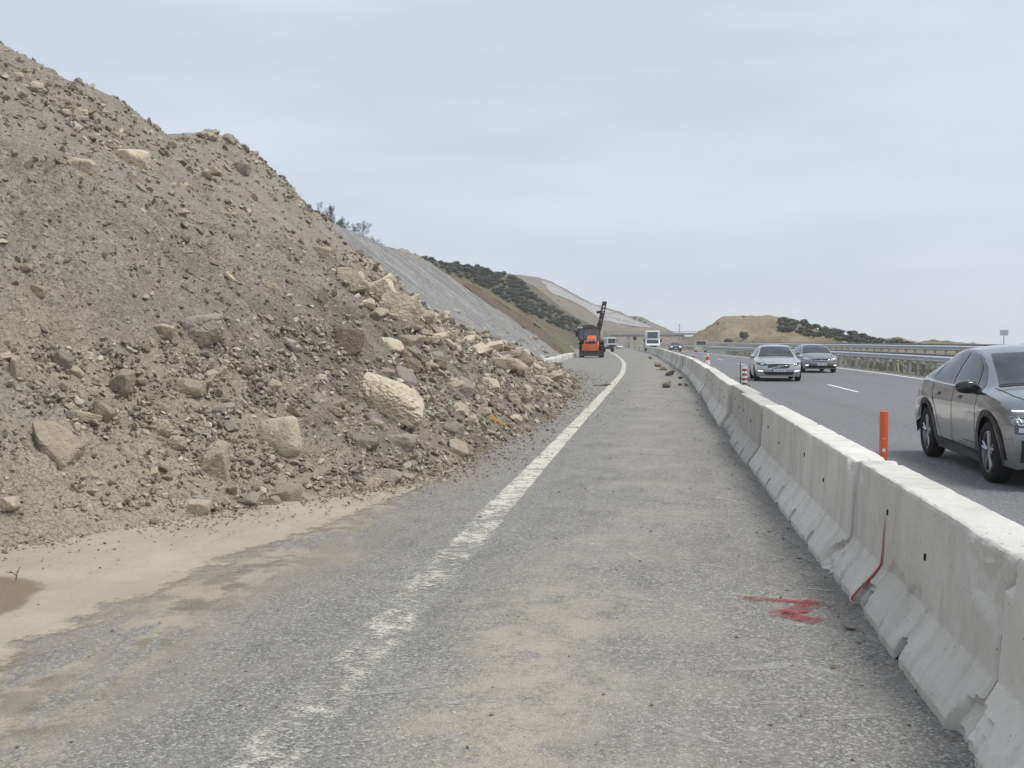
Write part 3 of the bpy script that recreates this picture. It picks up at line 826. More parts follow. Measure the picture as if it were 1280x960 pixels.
def rock_shape(sub, seed, planes=13, dims=(1, .8, .6), sharp=9, rough=.05, dmin=.56):
    rng = np.random.default_rng(seed)
    V, F = ICO[sub]
    n = rng.normal(size=(planes, 3)); n /= np.linalg.norm(n, axis=1)[:, None]
    n = np.concatenate([n, [[0, 0, 1], [0, 0, -1], [1, 0, 0], [-1, 0, 0], [0, 1, 0], [0, -1, 0]]])
    d = np.concatenate([rng.uniform(dmin, 1.0, planes), rng.uniform(max(dmin, .72), 1, 6)])
    q = np.maximum(V @ n.T, 1e-3) / d[None]
    r = 1 / (np.sum(q ** sharp, 1) ** (1 / sharp))
    if sub > 2:
        # weathered faces, with a few cracks and ledges
        Q = V * np.array(dims)[None] / max(dims)
        cr = np.abs(noise3(Q * np.array([1, 1, 1.5]), 1.9, seed + 3))
        r = r * (1 + rough * noise3(Q, 2.6, seed) + rough * .6 * noise3(Q, 6, seed + 5) + rough * .4 * noise3(Q, 14, seed + 9) - rough * .9 * (1 - sstep(0, .07, cr)))
    P = V * r[:, None] * np.array(dims)[None]
    return P, F
ROCKS = []
for k in range(16):
    dims = (1, RNG.uniform(.65, .95), RNG.uniform(.45, .85))
    P, F = rock_shape(4, 300 + k, planes=7 + k % 5, dims=dims, sharp=[12, 18, 26, 40][k % 4], rough=.05 + .02 * (k % 3))
    ROCKS.append({m: mesh_np('rock', P, F, M[m], False) for m in ('rock_pale', 'rock_tan', 'rock_grey', 'rock_brown')})
def put_rock(name, mesh, loc, size, rot, label, group=None, cat='rock'):
    o = bpy.data.objects.new(name, mesh); link(o)
    o.location = loc; o.scale = size if isinstance(size, (tuple, list)) else (size,) * 3; o.rotation_euler = rot
    return set_props(o, label, cat, group)

# rocks the photograph lets one point to: x, y, width px, height px, material, tilt, label
NAMED = [
 (350, 553, 57, 56, 'rock_pale', 3, 'rounded pale boulder near the foot of the heap, smooth face towards the road', 'boulder'),
 (430, 430, 47, 36, 'rock_brown', 5, 'dark brown boulder with rusty orange stains, mid slope', 'boulder'),
 (164, 203, 44, 34, 'rock_pale', 1, 'large pale cracked block high on the slope, biggest of the upper rocks', 'boulder'),
 (103, 209, 36, 20, 'rock_pale', 7, 'low pale rock left of the large cracked block high on the slope', 'rock'),
 (80, 219, 19, 13, 'rock_pale', 9, 'small yellowish rock leftmost and lowest beside the high pale rocks', 'rock'),
 (250, 417, 68, 42, 'rock_grey', 11, 'grey mud coated boulder at the top of the clod pile, mid slope', 'boulder'),
 (206, 414, 26, 18, 'rock_tan', 13, 'tan rock touching the left side of the mud coated boulder', 'rock'),
 (68, 556, 72, 42, 'rock_tan', 15, 'big flat tan slab tilted towards the road at the lower left', 'boulder'),
 (127, 517, 40, 34, 'rock_tan', 17, 'tan slab just above and right of the big flat slab at lower left', 'rock'),
 (20, 466, 20, 36, 'rock_tan', 19, 'upright tan block at the left end of the clod pile', 'rock'),
 (77, 451, 30, 26, 'rock_grey', 21, 'brownish rock with dark right side, right of the upright tan block', 'rock'),
 (400, 319, 36, 20, 'rock_tan', 23, 'flat grey tan slab overhanging a dark hollow high on the right shoulder', 'boulder'),
 (437, 350, 32, 36, 'rock_pale', 25, 'pale block at the upper left of the band of pale blocks', 'boulder'),
 (456, 362, 20, 22, 'rock_pale', 27, 'small squarish pale block right of the upper left pale block', 'rock'),
 (476, 366, 42, 36, 'rock_pale', 29, 'pale angular block in the middle of the band of pale blocks', 'boulder'),
 (503, 389, 54, 38, 'rock_pale', 31, 'largest pale block of the band, with a dark cleft below it', 'boulder'),
 (531, 402, 26, 28, 'rock_tan', 33, 'tan block at the lower right end of the pale block band', 'rock'),
 (487, 434, 34, 26, 'rock_pale', 35, 'pale wedge shaped rock below the largest pale block', 'rock'),
 (513, 431, 28, 30, 'rock_tan', 37, 'squarish tan rock right of the pale wedge shaped rock', 'rock'),
 (633, 461, 46, 28, 'rock_tan', 39, 'large grey tan block resting above a dark gap near the far toe', 'boulder'),
 (633, 438, 24, 12, 'rock_brown', 41, 'flat brown rock lying uppermost against the netted slope', 'rock'),
 (655, 452, 20, 14, 'rock_pale', 43, 'pale rock between the netted slope and the large grey tan block', 'rock'),
 (612, 483, 22, 20, 'rock_pale', 45, 'yellowish pale rock below the large grey tan block', 'rock'),
 (270, 582, 38, 44, 'rock_tan', 47, 'leaning tan slab left of the rounded pale boulder', 'boulder'),
 (312, 627, 26, 20, 'rock_grey', 49, 'leftmost grey rock of the cluster at the edge of the mud', 'rock'),
 (338, 631, 32, 25, 'rock_tan', 51, 'front rock of the cluster at the edge of the mud', 'rock'),
 (362, 621, 36, 28, 'rock_tan', 53, 'large slanted rock at the back of the mud edge cluster', 'rock'),
 (388, 627, 34, 12, 'rock_tan', 55, 'flat wedge at the right end of the mud edge cluster', 'rock'),
 (245, 636, 36, 26, 'rock_tan', 57, 'single angular rock on the mud margin left of the cluster', 'rock'),
 (12, 629, 36, 22, 'rock_tan', 59, 'flat rock with a dark underside at the far left mud margin', 'rock'),
 (232, 487, 40, 24, 'rock_tan', 61, 'broad tan rock in the middle of the clod pile', 'rock'),
 (152, 482, 34, 38, 'rock_tan', 63, 'tall lumpy tan rock in the left part of the clod pile', 'rock'),
 (203, 537, 28, 24, 'rock_tan', 65, 'upper of two round clods left of the leaning slab', 'rock'),
 (221, 555, 26, 22, 'rock_tan', 67, 'lower of two round clods left of the leaning slab', 'rock'),
 (62, 596, 28, 18, 'rock_tan', 69, 'small tan rock below the big flat slab at lower left', 'rock'),
 (28, 337, 26, 15, 'rock_pale', 71, 'pale flat rock alone on the bare scree at the left edge', 'rock'),
 (48, 365, 30, 17, 'rock_tan', 73, 'tan rock below the pale flat rock on the bare scree', 'rock'),
 (262, 215, 26, 14, 'rock_tan', 75, 'brown tan rock alone on the path near the top of the heap', 'rock'),
 (301, 213, 24, 20, 'rock_grey', 77, 'grey rock at the right side of the path near the top', 'rock'),
 (466, 609, 26, 24, 'rock_tan', 79, 'left rock of the tight group at the toe below the pitted limestone', 'rock'),
 (489, 600, 30, 26, 'rock_grey', 81, 'grey middle rock of the tight group at the toe below the pitted limestone', 'rock'),
 (509, 599, 20, 16, 'rock_tan', 83, 'right rock of the tight group at the toe below the pitted limestone', 'rock'),
 (468, 533, 26, 17, 'rock_tan', 85, 'rounded tan rock tucked under the pitted limestone', 'rock'),
 (455, 557, 30, 30, 'rock_grey', 87, 'grey rock below the left end of the pitted limestone', 'rock'),
 (500, 556, 44, 34, 'rock_grey', 89, 'broad grey brown rock below the right end of the pitted limestone', 'boulder'),
 (573, 566, 22, 26, 'rock_tan', 91, 'pointed tan rock standing at the toe beside the road', 'rock'),
 (565, 540, 26, 28, 'rock_grey', 93, 'flat faced grey rock above the pointed toe rock', 'rock'),
 (505, 475, 36, 22, 'rock_grey', 95, 'dark slanting slab above the pitted limestone', 'rock'),
 (577, 489, 28, 36, 'rock_grey', 97, 'long grey slab standing on edge in the right half of the heap', 'rock'),
 (648, 506, 40, 16, 'rock_tan', 99, 'long tan slab lying down the slope near the far toe', 'rock'),
 (590, 528, 22, 20, 'rock_pale', 101, 'pale chunk just above the ochre clay patch', 'rock'),
]
pts = [(n[0], n[1]) for n in NAMED]
hp = hits(pts)
NSLOPE = Vector((.5, -.12, .86)).normalized()
for (x, y, w, h, m, sd, lab, cat), P in zip(NAMED, hp):
    if P is None: continue
    d = float((P - CPOS) @ _FP); sc = d / FPX
    rng = np.random.default_rng(sd)
    big = max(w, h) > 30; D = (1, (w + h) * .5 / w, h / w)
    Pm, F = rock_shape(5 if big else 4, 500 + sd, planes=7 + sd % 6, dims=D, sharp=[14, 20, 28, 40][(sd // 2) % 4], rough=.045)
    if sd == 3: Pm, F = rock_shape(5, 541, planes=30, dims=D, sharp=9, rough=.025, dmin=.9)
    if sd in (11, 65, 67): Pm, F = rock_shape(5, 541 + sd, planes=26, dims=D, sharp=9, rough=.08, dmin=.8)
    me = mesh_np('rock', Pm, F, M[m])
    o = bpy.data.objects.new('boulder' if cat == 'boulder' else 'rock', me); link(o)
    o.scale = (w * .57 * sc,) * 3
    lean = {15: .45, 17: .5, 47: -.35, 99: .5, 97: .3, 95: .5, 23: .12, 5: .1}.get(sd, rng.uniform(-.15, .3))
    o.rotation_euler = Euler((rng.uniform(-.2, .2), lean, YAW + math.atan2(-float(P[0]), float(P[1])) * 0 + rng.uniform(-.25, .25)))
    o.location = P + np.array([.05, -.1, .12]) * (w + h) * .14 * sc
    set_props(o, lab, cat)
# the big pitted limestone slab
P = hits([(476, 510)])[0]
sc = float((P - CPOS) @ _FP) / FPX
V, F = rock_shape(5, 777, planes=16, dims=(1, .7, .56), sharp=12, rough=.03, dmin=.8)
n1 = noise3(V, 7.5, 901); n2 = noise3(V, 15, 911)
V = V * (1 - .09 * sstep(.2, .42, n1) - .05 * sstep(.15, .32, n2))[:, None]
o = obj('boulder', V, F, M['rock_pale']); o.location = P + np.array([.15, -.2, .12]); o.scale = (47 * sc,) * 3
o.rotation_euler = (.1, .34, YAW + .1)
set_props(o, 'large pitted pale limestone slab lying low on the heap, the biggest boulder', 'boulder')
V, F = rock_shape(4, 779, planes=10, dims=(1, .9, .8), sharp=12, rough=.08)
P = hits([(614, 521)])[0]; sc = float((P - CPOS) @ _FP) / FPX
o = obj('clay_lump', V, F, M['ochre']); o.location = P + np.array([.0, .05, -.05]); o.scale = (34 * sc, 20 * sc, 9 * sc); o.rotation_euler = (0, .5, YAW)
set_props(o, 'ochre yellow streak of clay on the heap toe by the road', 'clay')

# the many other rocks one could count, in families that share a look and a place
def zone_rocks(n, sampler, size, mats, label, group, name='rock', cat='rock', lift=.25, flat=1.0):
    got = 0; tries = 0
    while got < n and tries < n * 40:
        tries += 1
        x, y = sampler()
        P = hits([(x, y)])[0]
        if P is None: continue
        d = float((P - CPOS) @ _FP)
        s = size() * d / FPX * .5
        me = ROCKS[random.randrange(16)][random.choice(mats)]
        put_rock(name, me, P + np.array([0, 0, lift * s]), (s * random.uniform(.9, 1.3), s * random.uniform(.7, 1.1), s * random.uniform(.6, 1.0) * flat),
                 (random.uniform(-.5, .5), random.uniform(-.3, .8), random.uniform(0, 6.28)), label, group, cat)
        got += 1
def band(pts, sd):
    """sampler along a polyline of photo points"""
    P = [np.array(p, float) for p in pts]; L = [np.linalg.norm(P[i + 1] - P[i]) for i in range(len(P) - 1)]
    def f():
        i = random.choices(range(len(L)), L)[0]; q = P[i] + (P[i + 1] - P[i]) * random.random()
        return q[0] + random.gauss(0, sd), q[1] + random.gauss(0, sd)
    return f
pw = lambda a, b, k=1.8: (lambda: (lambda u: (a ** (1 - k) + u * (b ** (1 - k) - a ** (1 - k))) ** (1 / (1 - k)))(random.random()))
zone_rocks(62, band([(425, 335), (500, 390), (560, 420), (620, 445), (690, 465)], 11), pw(11, 30, 1.3), ['rock_pale', 'rock_pale', 'rock_tan'],
           'pale block among others along the far shoulder of the heap by the netted slope', 'pale blocks along the far shoulder')
zone_rocks(62, band([(500, 450), (560, 480), (600, 500), (650, 500), (695, 480)], 22), pw(11, 30, 1.3), ['rock_tan', 'rock_tan', 'rock_pale', 'rock_brown', 'rock_grey'],
           'mixed tan rock in the jumble at the far roadside end of the heap', 'rocks at the far roadside end')
zone_rocks(22, band([(400, 612), (470, 600), (550, 578), (640, 540), (705, 492)], 6), pw(9, 18), ['rock_tan', 'rock_grey'],
           'loose rock along the toe line of the heap beside the road', 'rocks along the toe line')
zone_rocks(56, band([(20, 480), (120, 500), (230, 510), (300, 470), (400, 500)], 34), pw(10, 30, 1.3), ['rock_tan', 'rock_tan', 'rock_tan', 'rock_grey'],
           'tan earthy clod in the lumpy pile at the lower left of the heap', 'clods in the lumpy lower pile')
zone_rocks(26, band([(20, 600), (120, 610), (240, 610), (320, 590)], 20), pw(9, 20), ['rock_tan'],
           'dusty tan rock half buried along the mud margin', 'half buried rocks along the mud margin')
zone_rocks(34, band([(5, 85), (60, 130), (120, 160), (180, 190)], 15), pw(9, 22), ['rock_tan', 'rock_grey', 'rock_pale'],
           'angular rock in the upper left rock streak below the crest', 'rocks in the upper left streak')
zone_rocks(14, band([(235, 172), (285, 172), (315, 186), (340, 208)], 3), pw(11, 22), ['rock_grey', 'rock_tan'],
           'weathered rock perched on the skyline hump of the heap', 'rocks on the skyline hump')
zone_rocks(18, band([(160, 222), (215, 232), (270, 268), (318, 262)], 7), pw(8, 15), ['rock_pale'],
           'small cream coloured stone scattered on the bare scree below the hump', 'cream stones on the upper scree')
zone_rocks(14, band([(180, 340), (215, 345), (320, 380), (60, 300)], 14), pw(8, 15), ['rock_tan', 'rock_pale'],
           'small stone lying on the bare middle scree', 'stones on the middle scree')

# loose rubble too small to pick apart
def in_rows(n):
    """random points over the heap, denser near by so that the grain is even"""
    k = 1.55; a, b = 5.0 ** (1 - k), 82.0 ** (1 - k)
    Y = (a + RNG.random(n) * (b - a)) ** (1 / (1 - k))
    s = RNG.random(n) ** 1.05 * 1.06 - .02
    t = toe_x(Y)
    return t - s * (t + 20.5), Y, s
def hull(seed, n):
    rng = np.random.default_rng(seed)
    d = rng.normal(size=(n, 3)); d /= np.linalg.norm(d, axis=1)[:, None]
    bm = bmesh.new()
    for q in d * rng.uniform(.75, 1.1, n)[:, None] * np.array([1, .8, .66]): bm.verts.new(q)
    bmesh.ops.convex_hull(bm, input=bm.verts)
    bmesh.ops.delete(bm, geom=[v for v in bm.verts if not v.link_faces], context='VERTS')
    bm.verts.index_update()
    V = np.array([v.co[:] for v in bm.verts]); F = np.array([[v.index for v in f.verts] for f in bm.faces]); bm.free(); return V, F
HULLS = [hull(40 + k, 10 + k % 5) for k in range(14)]
def stones_arrays(C, size, tilt=.5):
    VL, FL, off = [], [], 0
    pick = RNG.integers(0, len(HULLS), len(C))
    for k, (V0, F0) in enumerate(HULLS):
        I = np.nonzero(pick == k)[0]; N = len(I)
        if not N: continue
        VV = V0[None] * size[I, None, None] * RNG.uniform(.75, 1.3, (N, 1, 3))
        for i, j, tt in ((0, 1, RNG.uniform(0, 6.28, N)), (1, 2, RNG.normal(0, tilt, N)), (2, 0, RNG.normal(tilt * .6, tilt, N))):
            x, y = VV[..., i].copy(), VV[..., j].copy()
            VV[..., i] = x * np.cos(tt)[:, None] - y * np.sin(tt)[:, None]; VV[..., j] = x * np.sin(tt)[:, None] + y * np.cos(tt)[:, None]
        VV += C[I][:, None, :]
        VL.append(VV.reshape(-1, 3)); FL.append((F0[None] + (np.arange(N) * len(V0))[:, None, None]).reshape(-1, 3) + off); off += N * len(V0)
    return np.concatenate(VL), np.concatenate(FL)
def stones(name, C, size, mat, tilt=.5):
    V, F = stones_arrays(C, size, tilt); return obj(name, V, F, mat)
def scatter(name, n, sub, smin, smax, kexp, label_kind='stuff', zmin=0, seed=5, dens=None):
    X, Y, s = in_rows(n)
    ex, ey, ed = proj(np.stack([X, Y, heap_smooth(X, Y)[0]], -1))
    clump = fbm(X / 2.2, Y / 2.2, 3, seed)
    lower = sstep(.5, .3, s) * sstep(26, 14, Y) + sstep(24, 32, Y) * sstep(.75, .55, s) + .55 * sstep(.72, .85, s)
    keep = (ex > -40) & (ex < 1300) & (ey > -20) & (RNG.random(n) < np.clip(.22 + .7 * lower + .5 * clump, .06, 1)) & (edge_y(X) - Y > -1)
    X, Y, s, ed = X[keep], Y[keep], s[keep], ed[keep]
    N = len(X)
    u = RNG.random(N)
    spx = (smin ** (1 - kexp) + u * (smax ** (1 - kexp) - smin ** (1 - kexp))) ** (1 / (1 - kexp))
    size = spx * ed / FPX * .5
    Z = heap(X, Y) + size * .25
    return stones(name, np.stack([X, Y, Z], -1), size, M['rubble'])
set_props(scatter('rubble', 17000, 2, 5, 16, 2.5, seed=5), 'loose broken rubble spread over the debris slope', 'rubble', kind='stuff')
set_props(scatter('gravel', 66000, 1, 1.6, 5.5, 2.0, seed=6), 'fine gravel and crumbs covering the debris slope', 'gravel', kind='stuff')

def block_mess(n, sampler, lo, hi):
    P = hits([sampler() for _ in range(n)]); P = np.array([q for q in P if q is not None]); N = len(P)
    sz = np.array([pw(lo, hi)() for _ in range(N)]) * ((P - CPOS) @ _FP) / FPX * .5
    return stones_arrays(P + np.array([0, 0, 1.0]) * (sz * .4)[:, None], sz, .6)
def patch(x0, x1, y0, y1):
    def f():
        while True:
            x, y = random.uniform(x0, x1), random.uniform(y0, y1)
            if fbm(np.array([x / 38]), np.array([y / 26]), 3, 91)[0] > -.22: return x, y
    return f
parts_ = [block_mess(1900, patch(-15, 345, 430, 640), 4.5, 13), block_mess(1100, patch(330, 560, 410, 610), 4.5, 13), block_mess(450, patch(200, 440, 395, 470), 4.5, 12), block_mess(700, band([(430, 330), (500, 385), (560, 415), (620, 440), (690, 462)], 12), 5, 13), block_mess(800, band([(510, 465), (600, 497), (650, 500), (700, 482)], 22), 5, 13),
          block_mess(330, band([(390, 610), (470, 595), (550, 570), (640, 535), (705, 490)], 9), 4, 11), block_mess(420, band([(10, 500), (120, 520), (230, 520), (330, 500)], 45), 5, 12),
          block_mess(300, band([(5, 90), (60, 130), (120, 160), (200, 195)], 17), 5, 12), block_mess(160, band([(230, 172), (290, 172), (330, 200), (380, 262)], 6), 5, 12), block_mess(220, band([(420, 420), (480, 520), (540, 570)], 35), 5, 12)]
off = 0; VL = []; FL = []
for v_, f_ in parts_: VL.append(v_); FL.append(f_ + off); off += len(v_)
set_props(obj('broken_stone', np.concatenate(VL), np.concatenate(FL), M['broken']), 'broken stone packed between the larger rocks of the heap', 'broken stone', kind='stuff')

# crumbs on the mud and along the road edge
def crumbs(name, X, Y, Z, size, mat, sub=1):
    return stones(name, np.stack([X, Y, Z + size * .3], -1), size, mat, .25)
n = 10500
Y = np.exp(RNG.uniform(np.log(3), np.log(60), n)); off = np.abs(RNG.normal(0, 1, n)) ** 1.5 * (.17 + .012 * Y) * (1 + 1.2 * (RNG.random(n) < .25))
X = toe_x(Y) + off - .1; sz = (.004 + .018 * RNG.random(n) ** 4) * (1 + Y / 14) * np.exp(-off * .6)
set_props(crumbs('grit', X, Y, np.where(Y < 12, .035, .002) * np.ones(n), sz, M['rubble']), 'crumbs of stone strewn over the mud and road edge', 'grit', kind='stuff')
n = 7000
Y = RNG.uniform(4, 14, n); off = RNG.exponential(.3, n) - .12
set_props(crumbs('stone_crumbs', toe_x(Y) + off, Y, np.where(off < .3, .04, .02), (.004 + .024 * RNG.random(n) ** 5) * np.exp(-np.maximum(off, 0) * .7), M['rubble']), 'small stone crumbs where the heap meets the washed out mud', 'crumbs', kind='stuff')
n = 1500
Y = np.exp(RNG.uniform(np.log(2.5), np.log(40), n)); X = np.where(RNG.random(n) < .5, bar_x(Y) - np.abs(RNG.normal(0, .22, n)), RNG.uniform(-3.0, 1.1, n))
sz = (.003 + .008 * RNG.random(n) ** 4) * (1 + Y / 14)
set_props(crumbs('loose_chippings', X, Y, np.zeros(n), sz, M['rubble']), 'loose chippings on the road and along the barrier foot', 'chippings', kind='stuff')

# rocks lying on the road by the barrier
for (x, y, w, h, m, lab) in [
 (834, 480, 18, 9, 'rock_brown', 'flat round rock lying alone on the road before the barrier'),
 (838, 465, 14, 10, 'rock_brown', 'largest block of the rock row against the barrier foot'),
 (829, 459, 10, 8, 'rock_grey', 'second block from the far end of the row by the barrier'),
 (823, 455, 9, 7, 'rock_brown', 'third smaller block in the row by the barrier'),
 (820, 453, 6, 6, 'rock_grey', 'grey block in the middle of the row by the barrier'),
 (813, 446.5, 5, 5, 'rock_brown', 'small rock farthest along the barrier foot'),
 (851, 471, 6, 6, 'rock_brown', 'dark lump stuck against the barrier between two joints'),
 (850, 480, 9, 4, 'rock_grey', 'thin broken slab at the barrier foot right of the flat round rock'),
 (857, 480, 6, 5, 'rock_brown', 'brown stone touching the barrier right of the thin slab'),
 (822, 461, 6, 3, 'rock_tan', 'low tan stone on the road left of the rock row'),
 (1062, 783, 16, 8, 'rock_grey', 'grey chip of stone beside the notch in the near barrier')]:
    P = gnd(x, y + h * .5); s = float((P - CPOS) @ _FP) / FPX
    if y < 700: P[0] = min(P[0], float(bar_x(P[1])) - w * s * .4)
    put_rock('rock', ROCKS[int(x) % 16][m], (P[0], P[1], h * s * .35), (w * s * .55, w * s * .45, h * s * .62), (.1, .1, x), lab)

# ------------------------------------------------------------------ concrete barriers
BPROF = [(.0, .0), (.0, .045), (.03, .10), (.105, .20), (.145, .27), (.155, .45), (.165, .62), (.171, .772), (.177, .790), (.19, .797),
         (.30, .799), (.41, .797), (.423, .790), (.429, .772), (.435, .62), (.445, .45), (.455, .27), (.495, .20), (.57, .10), (.6, .045), (.6, .0)]
def barrier_mesh(name, L, ns, seed, chip=1.0, breaks=()):
    """one Jersey block, local Y along its length from 0 to L, X=0 at the near toe; three drain notches in the toe"""
    rng = np.random.default_rng(seed)
    pr = np.array(BPROF)
    if ns > 20:      # denser profile for the blocks near by
        d = np.concatenate([[0], np.cumsum(np.linalg.norm(np.diff(pr, axis=0), axis=1))])
        q = np.sort(np.concatenate([np.linspace(0, d[-1], 72), d]))
        pr = np.stack([np.interp(q, d, pr[:, 0]), np.interp(q, d, pr[:, 1])], -1)
    ys = np.linspace(0, L, ns)
    notch = [L * .33 + rng.normal(0, .03), L * .66 + rng.normal(0, .03)]
    ys = np.sort(np.concatenate([ys] + [[n - .05, n - .045, n - .015, n + .015, n + .045, n + .05] for n in notch] + [[.012, L - .012]]))
    YY, K = np.meshgrid(ys, np.arange(len(pr)), indexing='ij')
    X = pr[K, 0].copy(); Z = pr[K, 1].copy()
    # edge rounding at both ends
    e = np.minimum(YY, L - YY)
    X += np.where(e < .006, .014 * np.sign(.3 - X), 0)
    Z -= np.where((e < .006) & (Z > .7), .014, 0)
    so = seed * 3.7
    # chipped toe and top arris
    w1 = np.clip(fbm(YY / .16 + so, YY * 0 + 1, 3, seed) - .35, 0, 1) * chip
    w1 = w1 + .5 * chip * np.clip(fbm(YY / .5 + so, YY * 0 + 5, 2, seed + 9) - .3, 0, 1)
    low = (Z < .16)
    X += np.where(low & (X < .3), w1 * .10 * (1 - Z / .2), 0); X -= np.where(low & (X > .3), w1 * .10 * (1 - Z / .2), 0)
    w2 = np.clip(fbm(YY / .23 + so, YY * 0 + 11, 4, seed + 3, .6) - .55, 0, .5) * chip
    arr = (Z > .74) & (X < .24)
    X += np.where(arr, w2 * .035, 0); Z -= np.where(arr, w2 * .02, 0)
    arr2 = (Z > .74) & (X > .36)
    X -= np.where(arr2, w2 * .035, 0); Z -= np.where(arr2, w2 * .02, 0)
    for nt in notch:
        dn = np.abs(YY - nt)
        cut = (dn < .052) & (pr[K, 1] < .101)
        Z = np.where(cut, np.maximum(Z, .09 - .35 * dn), Z)
        X = np.where(cut & (X < .3), X + .07, X); X = np.where(cut & (X > .3), X - .07, X)
        # shallow cast groove above the notch
        X = np.where((dn < .02) & (Z < .26) & (X < .3), X + .016, X)
    for (yb, zb, rr, dep) in breaks:     # broken-out pieces
        z0_ = pr[K, 1]
        dd = np.sqrt((YY - yb) ** 2 + (z0_ - zb) ** 2 * (.55 if zb > .5 else 1)) / rr + .3 * fbm(YY / .16, z0_ / .16, 2, seed + 21)
        m = sstep(0, .16, 1 - dd) * (.75 + .25 * fbm(YY / .06, z0_ / .06, 2, seed + 23))
        X = np.where(X < .31, X + m * dep, X); Z = np.where(Z > .7, Z - m * dep * .9, Z)
    if ns > 20:
        X += .0035 * fbm(YY / .3, K * .12, 3, seed + 31) * np.sign(.3 - X)
        Z += np.where(Z > .7, .004 * fbm(YY / .25, K * .2, 3, seed + 33), 0)
    P = np.stack([X, YY, Z], -1)
    nk = len(pr); V = P.reshape(-1, 3); F = grid_faces(len(ys), nk).tolist()
    F = [f[::-1] for f in F]
    F.append(list(range(nk))); F.append([(len(ys) - 1) * nk + i for i in range(nk - 1, -1, -1)])
    F.append([0] + [i * nk for i in range(1, len(ys))] + [i * nk + nk - 1 for i in range(len(ys) - 1, -1, -1)])
    me = mesh_np(name, V, F, M['concrete'], True)
    me.set_sharp_from_angle(angle=R(28))
    return me
Ys = 1.22; bi = 0
Lb = 3.05
far_meshes = [barrier_mesh('barrier', Lb, 10, 900 + k, .9) for k in range(3)]
mid_meshes = [barrier_mesh('barrier', Lb, 60, 920 + k, 1.1) for k in range(5)]
near_breaks = {0: [(3.03, .80, .13, .05), (2.98, .05, .14, .05), (1.3, .02, .1, .04)],
               1: [(.04, .72, .22, .035), (.28, .80, .22, .03), (2.1, .02, .15, .05), (1.75, .12, .26, .022), (1.3, .2, .15, .02), (.55, .40, .10, .008), (2.9, .8, .1, .02), (.02, .05, .14, .07)],
               2: [(.1, .79, .1, .03), (.08, .1, .12, .07), (2.0, .79, .08, .02)], 3: [(.1, .79, .12, .03), (.06, .08, .1, .05)]}
BL = {0: 'nearest concrete barrier, cut by the right edge of the photo, paler smooth face',
      1: 'second concrete barrier from the camera, with a red sprayed stripe and a broken top corner',
      2: 'third concrete barrier from the camera, with the orange post behind its top',
      3: 'fourth concrete barrier from the camera, with a yellowish stain at its joint'}
def barrier_hole(y, z, parent, rr=.0115):
    x = float(np.interp(z, [.27, .45, .62, .755], [.145, .155, .165, .172]))
    m = MB(); m.lathe([(0, .002), (rr * .75, .001), (rr, -.004), (rr * 1.06, .004)], 10, 'X', (0, 0, 0))
    o = m.build('lifting_hole', M['hole'], parent); o.location = (x - .004, y, z); o.scale = (1, .75, 1.6)
while Ys < 196:
    x0 = float(bar_x(Ys)); x1 = float(bar_x(Ys + Lb)); rz = -math.atan2(x1 - x0, Lb)
    if bi < 4: me = barrier_mesh('barrier', Lb, 260, 940 + bi, 1.5 if bi < 2 else 1.0, near_breaks[bi])
    elif bi < 14: me = mid_meshes[bi % 5]
    else: me = far_meshes[bi % 3]
    jx = random.gauss(0, .025) if bi > 2 else [.012, .0, -.014][bi]
    if bi < 14:
        root = empty('concrete_barrier', (x0 + jx, Ys, float(zroad(Ys))), rz + random.gauss(0, .003))
        b = bpy.data.objects.new('barrier_block', me); link(b, root)
        for (yy, zz) in ([(1.15, .50), (2.3, .58)] if bi != 1 else [(1.15, .52), (2.05, .60)]):
            barrier_hole(yy, zz, root)
    else:
        root = link(bpy.data.objects.new('concrete_barrier', me)); root.location = (x0 + jx, Ys, float(zroad(Ys))); root.rotation_euler = (0, 0, rz + random.gauss(0, .006))
    lab = BL.get(bi, 'weathered concrete barrier in the row dividing the closed lane from traffic')
    for y_, l_ in ((37.4, 'concrete barrier directly in front of the red and white banded post'), (55.0, 'concrete barrier directly in front of the red traffic cone'), (31.5, 'concrete barrier with the flat round rock lying on the road before it')):
        if Ys <= y_ < Ys + Lb + .03: lab = l_
    if Ys + Lb + .03 >= 196: lab = 'last concrete barrier at the far end of the row below the roadworks signs'
    set_props(root, lab, 'barrier', 'concrete barriers between the closed lane and the traffic')
    if bi == 1:
        # the sprayed red line, from the toe up the face
        rows = []
        for k, (yy, x, z) in enumerate([(2.23, -.004, .02), (2.2, -.004, .05), (2.17, .024, .10), (2.13, .098, .20), (2.11, .139, .27), (2.1, .146, .36), (2.1, .151, .46), (2.095, .155, .53), (2.09, .158, .58)]):
            w = [.055, .05, .045, .04, .035, .025, .02, .014, .006][k]
            rows.append([(x - .0025, yy - w / 2, z), (x - .0025, yy + w / 2, z)])
        sheet('paint_stripe', np.array(rows), M['red_line'], root)
    Ys += Lb + .03; bi += 1
